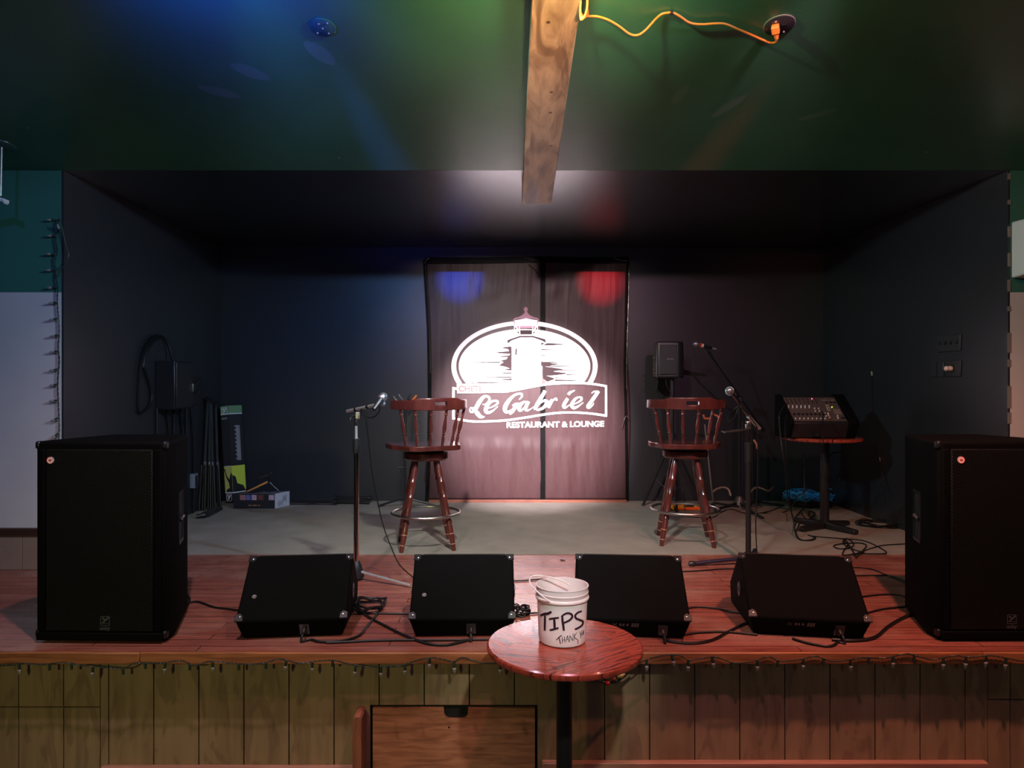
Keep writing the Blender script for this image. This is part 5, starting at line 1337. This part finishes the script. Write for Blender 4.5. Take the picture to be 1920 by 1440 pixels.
MB().rings([[B3(460, zt2 + .018 + z, .04 + y), B3(460 + 1, zt2 + .008 + z, .04 + y), B3(499, zt2 + .095 + z, .04 + y), B3(498, zt2 + .113 + z, .04 + y)] for y, z in ((0, 0), (.012, 0))]).build('orange_strip', mat('orange_foam', (.62, .24, .05), .6), t)
MB().tube([B3(482, zt2 + .145, .05), B3(496, zt2 + .165, .06), B3(505, zt2 + .19, .06)], .004, 6, 3).build('thin_arm', M_STEEL, t)
MB().tube([B3(501, zt2 + .19, .06), B3(501, zt2 + .11, .06), B3(503, zt2 + .03, .07), B3(500, zt2 + .006, .06)], .008, 6, 3).build('upright', M_BLKMETAL, t)
MB().tube([B3(501, zt2 + .10, .06), B3(510, zt2 + .05, .07), B3(518, zt2 + .012, .08)], .007, 6, 3).build('strut', M_BLKMETAL, t)
MB().tube([B3(458, zt2 + .012, .06), B3(468, zt2 + .008, .04), B3(480, zt2 + .012, .06), B3(500, zt2 + .03, .07)], .008, 6, 3).build('base_bar', M_BLKMETAL, t)

# dark poles lying along the foot of the back wall
for i, (xa_, ya, xb_, yb, h, lab) in enumerate([(625, 925, 690, 931, .05, 'upper black pole lying against the back wall left of the stool'), (630, 934, 688, 937, .018, 'lower black pole lying on the carpet at the back wall'), (540, 925, 630, 930, .03, 'long black pole lying along the left part of the back wall')]):
    p0, p1 = W(xa_, ya, 6.95), W(xb_, yb, 6.95)
    p0.z = p1.z = ZS + .010 + h; p0.y = 6.99 - .06 * i; p1.y = 6.97 - .06 * i
    t = thing('lying_pole', lab, 'pole', p0.lerp(p1, .5), 0, None)
    MB().cyl(p0, p1, .015, n=10).build('tube', M_BLKMETAL, t)
    MB().cyl(p1, p1 + (p1 - p0).normalized() * .03, .022, n=10).build('end_cap', M_BLKPLAS, t)
    MB().cyl(p0, p0 + (p1 - p0).normalized() * .03, .022, n=10).build('end_cap', M_BLKPLAS, t)
cable('orange_lead', 'short orange lead lying at the foot of the back wall', [F(593, 941.5, ZS + .012), F(605, 940.5, ZS + .014), F(620, 940, ZS + .014), F(638, 941.5, ZS + .012)], .006, M_ORANGE)
cable('black_plug_lead', 'black plug and lead left of the short orange lead', [F(580, 942, ZS + .018), F(588, 942, ZS + .018), F(593, 942, ZS + .014)], .014)

# ------------------------------------------------------------------ right alcove wall
XV = XR - .001
def RW(px, py, d=0.0):
    Y = (XV - d) * FPX / (px - CX); return Vector((XV - d, Y, CAMZ - (py - CY) * Y / FPX))
def wallplate(name, label, pxa, pxb, pya, pyb, cat='wall plate'):
    a, b = RW(pxa, pya), RW(pxb, pyb); t = thing(name, label, cat, (XV, (a.y + b.y) / 2, (a.z + b.z) / 2))
    ym = (a.y + b.y) / 2
    z1_, z0_ = CAMZ - (pya - CY) * ym / FPX, CAMZ - (pyb - CY) * ym / FPX
    MB().b2(XV - .010, XV, b.y, a.y, z0_, z1_).build('plate', mat('black_wall_plate', (.022, .023, .026), .35), t, bevel=.003)
    return t, ym, z0_, z1_, a.y, b.y
t, ym, z0_, z1_, ya, yb = wallplate('switch_plate', 'four-gang black switch plate, uppermost on the right alcove wall', 1761, 1803, 629, 659, 'switch')
for k in range(4):
    y = yb + (ya - yb) * (k + .5) / 4
    MB().box((XV - .016, y, (z0_ + z1_) / 2 + .004), (.014, .008, .022), Matrix.Rotation(.4, 3, 'Y')).build('toggle', M_CORNER if k in (1, 2) else M_BLKPLAS, t, bevel=.002)
t, ym, z0_, z1_, ya, yb = wallplate('outlet_plate', 'black outlet plate holding a pale plug, right of the blank plate', 1773, 1803, 676, 706, 'outlet')
MB().cyl((XV - .010, ym, (z0_ + z1_) / 2), (XV - .016, ym, (z0_ + z1_) / 2), .026, n=16).build('socket_face', M_BLKPLAS, t)
tp_ = thing('pale_plug', 'pale pinkish plug adapter stuck in the outlet on the right wall', 'plug', (XV - .03, ym, (z0_ + z1_) / 2))
MB().lathe([(.018, 0), (.018, .022), (.013, .026), (.017, .030), (.017, .048), (.012, .052)], (XV - .012, ym, (z0_ + z1_) / 2), (XV - .2, ym - .02, (z0_ + z1_) / 2), 14).build('shell', mat('pinkish_plastic', (.75, .50, .42), .35), tp_)
t, ym, z0_, z1_, ya, yb = wallplate('blank_plate', 'blank black two-part wall plate left of the plug outlet', 1747, 1771, 678, 707)
MB().b2(XV - .012, XV - .008, ym - .003, ym + .003, z0_, z1_).build('joint', M_RUBBER, t)
for (px, py, lab) in [(1635, 704, 'small pale hook hanging by the string of the right alcove wall'), (1649, 865, 'small pale tag low on the right alcove wall')]:
    p = RW(px, py, .006); tag(MB().cyl(p, p + Vector((-.004, 0, .035)), .008, n=8).build('wall_hook', mat('pale_tag', (.35, .30, .26), .5)), lab, 'hook')
p = RW(1635, 704, .008)
cable('thin_wall_string', 'thin dark string hanging down the right alcove wall', [RW(1635, 704, .008), RW(1635, 740, .010), RW(1636, 772, .010)], .003)
cable('wall_power_cord', 'black cord looping low on the right alcove wall', [RW(1640, 835, .01), RW(1646, 855, .03), RW(1650, 870, .04), RW(1658, 900, .04), RW(1665, 925, .05)], .006)

# air conditioner on the right front wall
a = W(1887, 412, YO - .21); ac_y = YO - .21
ax0 = XR + .016
az1, az0 = W(0, 413, YO - .05).z, W(0, 517, YO - .12).z
t = thing('air_conditioner', 'rounded pinkish white wall air conditioner cut off by the right frame edge', 'air conditioner', (ax0 + .42, YO - .1, az0))
prof = [(YO - .002, az0), (YO - .14, az0 + .012), (YO - .19, az0 + .05), (YO - .205, az0 + .12), (YO - .20, az1 - .10), (YO - .17, az1 - .03), (YO - .12, az1 - .005), (YO - .002, az1)]
MB().prism(prof, lambda p: (ax0, p[0], p[1]), lambda p: (ax0 + .82, p[0], p[1])).build('casing', mat('white_casing', (.66, .60, .57), .35), t, bevel=.012, seg=3)
MB().b2(ax0 + .045, ax0 + .048, YO - .2065, YO - .19, az0 + .05, az1 - .08).build('seam', M_GREYINK, t)
MB().b2(ax0 + .02, ax0 + .042, YO - .207, YO - .19, az0 + .06, az0 + .066).build('clip', M_GREYINK, t)
MB().b2(ax0 + .08, ax0 + .74, YO - .16, YO - .08, az0 - .002, az0 + .02).build('louvre', M_GREYINK, t)

# ------------------------------------------------------------------ ceiling fittings
cn = Vector((0, -SL, -1)).normalized()                     # down, out of the ceiling
def onceil(px, py, d=0.0): return C(px, py) + cn * d
p = onceil(605, 50, .001)
t = thing('ceiling_box_cover', 'round painted box cover on the ceiling left of the beam', 'cover plate', p)
MB().lathe([(.060, 0), (.060, .005), (.056, .007), (0, .007)], p, p + cn, 32).build('plate', mat('painted_cover', (.030, .10, .07), .3), t)
for (dx, dy) in ((-.03, .03), (.03, -.035), (-.01, -.03), (.02, .032), (0, 0)):
    q = p + Vector((dx, dy, -SL * dy)) + cn * .0085
    MB().lathe([(.005, 0), (.004, .003), (.001, .0035)], q, q + cn, 8).build('screw', M_CHROME, t)
p = onceil(1461, 46, .001)
t = thing('ceiling_receptacle', 'round dark ceiling outlet that the orange plug sits in', 'outlet', p)
MB().lathe([(.066, 0), (.066, .006), (.060, .009), (0, .009)], p, p + cn, 36).build('plate', mat('dark_shiny_plate', (.03, .028, .03), .2), t)
MB().lathe([(.0685, 0), (.0685, .003), (.066, .004)], p, p + cn, 36, caps=False).build('rim', mat('old_paint_rim', (.22, .20, .14), .5), t)
for (dx, dy) in ((-.028, -.032), (.034, .036)):
    q = p + Vector((dx, dy, -SL * dy)) + cn * .009
    MB().lathe([(.005, 0), (.004, .003), (.001, .0035)], q, q + cn, 8).build('screw', M_CHROME, t)
q = p + Vector((.018, -.0, 0)) + cn * .009
MB().lathe([(.016, 0), (.016, .004), (.012, .004)], q, q + cn, 16).build('socket', M_RUBBER, t)
cz = thing('extension_cord', 'orange extension cord clipped across the ceiling right of the beam to the outlet', 'cord', onceil(1260, 20))
pts = [(1082, 30, .03), (1086, 16, .03), (1100, 14.5, .04), (1120, 15.5, .04), (1140, 20, .045), (1160, 30, .05), (1180, 41, .06), (1195, 43, .06), (1210, 39, .045), (1228, 29, .02), (1240, 22, .012), (1252, 20, .010), (1262, 20, .010), (1275, 25, .015),
       (1293, 35, .02), (1315, 38, .02), (1340, 36.5, .02), (1360, 37.5, .02), (1385, 46, .025), (1410, 55, .03), (1432, 63, .035), (1445, 65.5, .04), (1453, 62, .045), (1455, 55, .045)]
MB().tube([onceil(x, y, d) for x, y, d in pts], .0048, 8, 5).build('cord', M_ORANGE, cz)
e_ = onceil(1455, 56, .045); f_ = onceil(1452, 38, .016)
MB().cyl(e_, e_.lerp(f_, .35), .008, .013, 10).build('strain_relief', M_ORANGE, cz)
MB().box(e_.lerp(f_, .62), (.034, .040, .030), (e_ - f_).to_track_quat('Y', 'Z').to_matrix()).build('plug', M_ORANGE, cz, bevel=.006)
clp = onceil(1259, 20, .004)
MB().lathe([(.009, 0), (.010, .008), (.009, .012)], clp + Vector((-.006, 0, -.005)), clp + Vector((1, 0, -.005)), 12).build('clip', M_BLKPLAS, cz)
# hank of the same cord hung beside the beam
for k in range(4):
    hk = MB()
    Yk = 2.92 + .012 * k; c0_ = W(1092 + k * 2.2, 8, Yk)
    hk.tube([W(1089, -6, Yk), W(1088, 15, Yk), W(1088 + k, 30, Yk), W(1090 + k * 2.3, 37 - 2 * k, Yk), W(1097 + k * 1.6, 28, Yk), W(1101, 12, Yk), W(1101, -2, Yk)], .0045, 6, 5)
    hk.build('hank', M_ORANGE, cz)
# hanging fixture at the left frame edge
p = C(3, 272, .001)
t = thing('hanging_fixture', 'thin metal rod with a clamp hanging from the ceiling at the left frame edge', 'light fixture', p)
MB().lathe([(.075, 0), (.074, .006), (.06, .012), (0, .014)], p, p + cn, 32).build('canopy', mat('painted_canopy', (.03, .07, .06), .3), t)
MB().cyl(p, W(1, 368, p.y), .008, n=10).build('rod', mat('blue_grey_metal', (.25, .28, .35), .3, metal=.8), t)
MB().box(W(4, 375, p.y), (.055, .05, .022), Matrix.Rotation(.35, 3, 'Y')).build('clamp', M_WHITEPL, t, bevel=.004)
MB().box(W(10, 379, p.y - .01), (.026, .03, .016), Matrix.Rotation(.8, 3, 'Y')).build('clamp_screw', M_WHITEPL, t, bevel=.003)
MB().cyl(W(-40, 375, p.y - .03), W(2, 371, p.y), .02, n=12).build('lamp_arm', M_BLKMETAL, t)

# ------------------------------------------------------------------ string lights
M_BULB = mat('clear_bulb_plastic', (0.38, 0.33, 0.30), 0.2, trans=0.3); M_SOCK = mat('dark_green_socket', (.012, .028, .018), .45)
M_WIRE = mat('dark_green_wire', (.014, .026, .018), .45)
sock_me = None; bulb_me = None
def bulb(parent, p, d, lit=True):
    """socket and faceted cone bulb, hanging along d from p"""
    global sock_me, bulb_me
    if sock_me is None:
        sk = MB().lathe([(.0035, 0), (.0055, .004), (.0060, .026)], (0, 0, 0), (0, 0, -1), 10).build('socket', M_SOCK, None, local=True); sock_me = sk.data; bpy.data.objects.remove(sk)
        bl_ = MB().lathe([(.0045, .022), (.0085, .030), (.0080, .038), (.0045, .050), (.0008, .057)], (0, 0, 0), (0, 0, -1), 7).build('bulb', M_BULB, None, local=True, sharp=12); bulb_me = bl_.data; bpy.data.objects.remove(bl_)
    s_ = bpy.data.objects.new('socket', sock_me); COL.objects.link(s_); s_.parent = parent
    s_.location = Vector(p) - wloc(parent); s_.rotation_euler = Vector(d).to_track_quat('-Z', 'Y').to_euler()
    if lit:
        b_ = bpy.data.objects.new('bulb', bulb_me); COL.objects.link(b_); b_.parent = s_
YS_ = YL - .026
def light_string(name, label, path, bulbs, ph=0):
    P_ = [W(x, y, YS_) for x, y in path]
    t = thing(name, label, 'string lights', P_[0])
    cur = catmull(P_, 24)
    for s in (0, 1):
        q = [c + Vector((0, .0022 * math.cos(i * .9 + s * math.pi), .0022 * math.sin(i * .9 + s * math.pi))) for i, c in enumerate(cur)]
        MB().tube(q, .0017, 5, 0).build('wire', M_WIRE, t)
    for k, (bx, lit, tilt) in enumerate(bulbs):
        X = (bx - CX) * YS_ / FPX
        c = min(cur, key=lambda v: abs(v.x - X))
        bulb(t, (X, YS_ + .002, c.z - .002), (tilt, .12, -1), lit)
light_string('string_lights', 'string of clear bulbs along the stage lip left of the round table',
    [(-30, 1249), (0, 1248), (40, 1244), (80, 1246), (118, 1242), (150, 1247), (180, 1250), (230, 1253), (255, 1243), (300, 1243), (340, 1239), (365, 1248), (395, 1240), (450, 1245), (490, 1244), (525, 1236), (560, 1243), (620, 1238), (650, 1244), (680, 1250), (720, 1250), (750, 1248), (800, 1234), (830, 1236), (850, 1241), (868, 1233), (900, 1242), (938, 1244), (960, 1250)],
    [(35, 1, 0), (92, 0, 0), (133, 0, 0), (174, 1, -.15), (230, 0, 0), (271, 0, .1), (309, 1, -.1), (355, 0, 0), (398, 1, 0), (447, 0, 0), (498, 0, 0), (536, 1, -.1), (585, 1, 0), (623, 0, 0), (667, 1, -.15), (714, 1, 0), (759, 1, 0), (805, 1, 0), (851, 1, .05), (938, 1, 0)])
light_string('string_lights', 'string of clear bulbs along the stage lip right of the round table',
    [(1190, 1252), (1205, 1240), (1230, 1232), (1250, 1229), (1275, 1229), (1290, 1238), (1310, 1236), (1335, 1232), (1350, 1234), (1375, 1243), (1410, 1241), (1440, 1232), (1465, 1240), (1500, 1237), (1530, 1231), (1560, 1240), (1595, 1237), (1620, 1233), (1660, 1234), (1700, 1226), (1725, 1232), (1750, 1237), (1790, 1230), (1820, 1233), (1860, 1230), (1920, 1240), (1960, 1240)],
    [(1213, 1, 0), (1260, 1, .25), (1291, 1, 0), (1336, 1, .15), (1372, 0, 0), (1421, 1, 0), (1459, 0, 0), (1507, 1, 0), (1545, 0, 0), (1595, 1, .1), (1630, 0, 0), (1676, 1, 0), (1715, 0, 0), (1770, 1, 0), (1812, 1, 0), (1850, 1, 0), (1887, 1, 0)])
# the tangle tied up behind the round table
t = thing('light_tangle', 'bundled light string with a red and a yellow bulb behind the round table', 'string lights', W(1150, 1262, YS_))
MB().tube([W(1118, 1270, YS_), W(1125, 1277, YS_), W(1132, 1279, YS_ - .01), W(1142, 1280, YS_), W(1155, 1277, YS_ - .01), W(1168, 1270, YS_), W(1178, 1260, YS_), W(1188, 1250, YS_), W(1176, 1256, YS_ - .01), W(1160, 1266, YS_), W(1140, 1268, YS_ - .01)], .005, 6, 5).build('wire', M_WIRE, t)
MB().lathe([(.007, 0), (.010, .006), (.009, .018), (.004, .02)], W(1135, 1281, YS_ - .015), W(1142, 1281, YS_ - .015), 10).build('red_bulb', mat('red_bulb', (.45, .02, .02), .3), t)
MB().lathe([(.004, 0), (.009, .008), (.009, .020), (.003, .036)], W(1158, 1270, YS_ - .018), W(1170, 1265, YS_ - .018), 10).build('yellow_bulb', mat('yellow_bulb', (.45, .40, .15), .3), t)
MB().lathe([(.006, 0), (.009, .006), (.008, .016)], W(1148, 1275, YS_ - .012), W(1154, 1273, YS_ - .012), 10).build('pink_bulb', mat('dull_red_bulb', (.22, .03, .04), .3), t)
# string up the left corner
YW = YO - .012
P_ = [(111, 410), (106, 420), (108, 435), (104, 450), (107, 470), (102, 490), (106, 505), (105, 520), (108, 540), (107, 560), (108, 580), (110, 600), (111, 625), (109, 650), (111, 675), (109, 700), (108, 725), (109, 750), (110, 775), (111, 800), (110, 830), (110, 900)]
pts = [W(x, y, YW) for x, y in P_]
t = thing('string_lights', 'string of unlit bulbs stapled up the wall beside the left edge of the alcove', 'string lights', pts[0])
cur = catmull(pts, 10)
for s in (0, 1):
    MB().tube([c + Vector((.003 * math.cos(i * .8 + s * math.pi), .002 * math.sin(i * .8 + s * math.pi), 0)) for i, c in enumerate(cur)], .0025, 5, 0).build('wire', M_WIRE, t)
MB().tube([W(x, y, YW - .004) for x, y in [(111, 410), (116, 425), (120, 445), (125, 465), (129, 478), (124, 492), (116, 502), (111, 512), (108, 520)]], .003, 6, 5).build('wire', M_WIRE, t)
for (x, y, tx_, tz_) in [(104, 412, -1, -.08), (105, 442, -1, -.05), (112, 436, .0, .3), (103, 477, -1, 0), (103, 506, -1, -.1), (105, 538, -1, -.15), (108, 567, -1, -.1), (108, 597, -1, -.25), (110, 628, -1, -.2), (110, 658, -1, -.15), (109, 692, -1, -.2), (109, 720, -1, -.2), (109, 750, -1, -.15), (110, 783, -1, -.5), (109, 812, -.8, -.9)]:
    bulb(t, W(x, y, YW - .006), (tx_, -.15, tz_))

# ------------------------------------------------------------------ cables on the deck
def fl(name, label, pts, r=.0055, m=None, plug=None, rev=False):
    P = [F(p[0], p[1], ZS + r + .0012 + (p[2] if len(p) > 2 else 0)) for p in pts]
    if plug is not None:                                      # the lead drops from the plug to the deck
        g = PLUGS[plug]; h = [g, g + Vector((0, -.022, -.006)), g + Vector((0, -.034, -.030))]
        P = P + h[::-1] if rev else h + P
    return cable(name, label, P, r, m)
fl('deck_cable', 'black cable from the tall left speaker to the first wedge monitor', [(334, 1098), (343, 1110), (356, 1122), (352, 1134), (345, 1133), (370, 1128), (400, 1138), (430, 1142), (452, 1145)], .005)
cable('microphone_cable', 'long thin black cable hanging from the chrome stand to the second wedge monitor', [W(709, 757, 4.03), W(712, 768, 4.1), W(704, 780, 4.2), W(692, 783, 4.22), W(680, 778, 4.25), W(677, 768, 4.2), W(683, 772, 4.2), W(688, 800, 4.2), W(697, 880, 4.25), W(710, 950, 4.3), W(720, 990, 4.35), W(735, 1030, 4.3), W(750, 1060, 4.2), F(775, 1083, ZS + .006)], .0038)
fl('plug_lead', 'black lead plugged into the back of the first wedge monitor', [(582, 1199), (600, 1203), (635, 1202), (672, 1192), (690, 1172), (705, 1154), (712, 1144)], .006, plug=0)
fl('deck_cable', 'black cable crossing the deck behind the second wedge monitor', [(640, 1151), (700, 1150), (760, 1151), (800, 1150)], .005)
fl('plug_lead', 'thick black lead curving into the back of the second wedge monitor', [(678, 1146), (690, 1156), (720, 1172), (760, 1192), (800, 1206), (835, 1209), (862, 1204), (878, 1200)], .0065, plug=1, rev=True)
fl('deck_cable', 'black cable running along the stage edge under the first two wedge monitors', [(612, 1205), (660, 1203), (700, 1201), (760, 1200), (830, 1200), (905, 1199), (960, 1199)], .0055)
coil('cable_coil', 'knotted black cable coil beside the first wedge monitor', tuple(F(694, 1140)), .075, .10, 4, .0055, M_RUBBER, .10, .035, 'cable coil', 11)
coil('cable_coil', 'small black cable coil right of the second wedge monitor', tuple(F(976, 1152)), .045, .05, 6, .0042, M_RUBBER, .10, .035, 'cable coil', 12)
fl('deck_cable', 'short black cable lying on the bright deck right of the second monitor', [(960, 1089), (985, 1088), (1010, 1086), (1040, 1085), (1085, 1087)], .0045)
fl('deck_cable', 'black cable on the deck reaching from the small coil towards the bucket', [(970, 1156), (990, 1151), (1010, 1149), (1060, 1150), (1090, 1152)], .0045)
fl('deck_cable', 'thin black cable on the deck from the third monitor to the black stand', [(1270, 1072), (1310, 1070), (1350, 1067), (1400, 1066)], .0045)
fl('deck_cable', 'black cable arching between the third and fourth wedge monitors', [(1285, 1141), (1310, 1138), (1345, 1141), (1370, 1147), (1395, 1150)], .0048)
fl('deck_cable', 'black cable crossing low between the third and fourth wedge monitors', [(1275, 1191), (1310, 1186), (1350, 1184), (1380, 1186), (1420, 1190)], .0055)
fl('plug_lead', 'thick black lead from the third wedge monitor to the side of the fourth', [(1246, 1199), (1262, 1203), (1300, 1206), (1335, 1200), (1365, 1185), (1392, 1171), (1402, 1168)], .0065, plug=2)
fl('plug_lead', 'black lead plugged into the back of the rightmost wedge monitor', [(1486, 1197), (1508, 1204), (1545, 1211), (1562, 1210), (1572, 1204)], .006, plug=3, rev=True)
fl('deck_cable', 'thick black cable from the rightmost wedge monitor to the tall right speaker', [(1560, 1199), (1602, 1201), (1640, 1195), (1665, 1175), (1690, 1160), (1714, 1150), (1740, 1142)], .0075)
fl('deck_cable', 'black cable right of the rightmost monitor, curving at the top of the deck', [(1600, 1064), (1630, 1066), (1655, 1075), (1680, 1086), (1716, 1098), (1740, 1104)], .004)
fl('deck_cable', 'straight black cable second from the top right of the rightmost monitor', [(1605, 1079), (1640, 1079), (1670, 1080), (1700, 1090), (1716, 1096), (1740, 1100)], .004)
fl('deck_cable', 'black cable in the middle of the deck right of the rightmost monitor', [(1610, 1119), (1650, 1115), (1680, 1115), (1716, 1122), (1740, 1125)], .005)
fl('deck_cable', 'black cable low on the deck right of the rightmost monitor', [(1620, 1151), (1650, 1143), (1680, 1139), (1716, 1136), (1740, 1135)], .005)
fl('floor_cable', 'black cable snaking from the rear stands over the carpet behind the right stool', [(1272, 968), (1300, 970), (1335, 971), (1350, 962), (1370, 955), (1395, 962), (1420, 963), (1445, 958), (1465, 950)], .006)
tag(MB().box(F(1055, 1050, ZS + .004), (.035, .012, .004), Matrix.Rotation(-.6, 3, 'Z')).build('deck_chip', M_RUBBER), 'tiny dark sliver lying on the bright deck behind the bucket', 'debris')
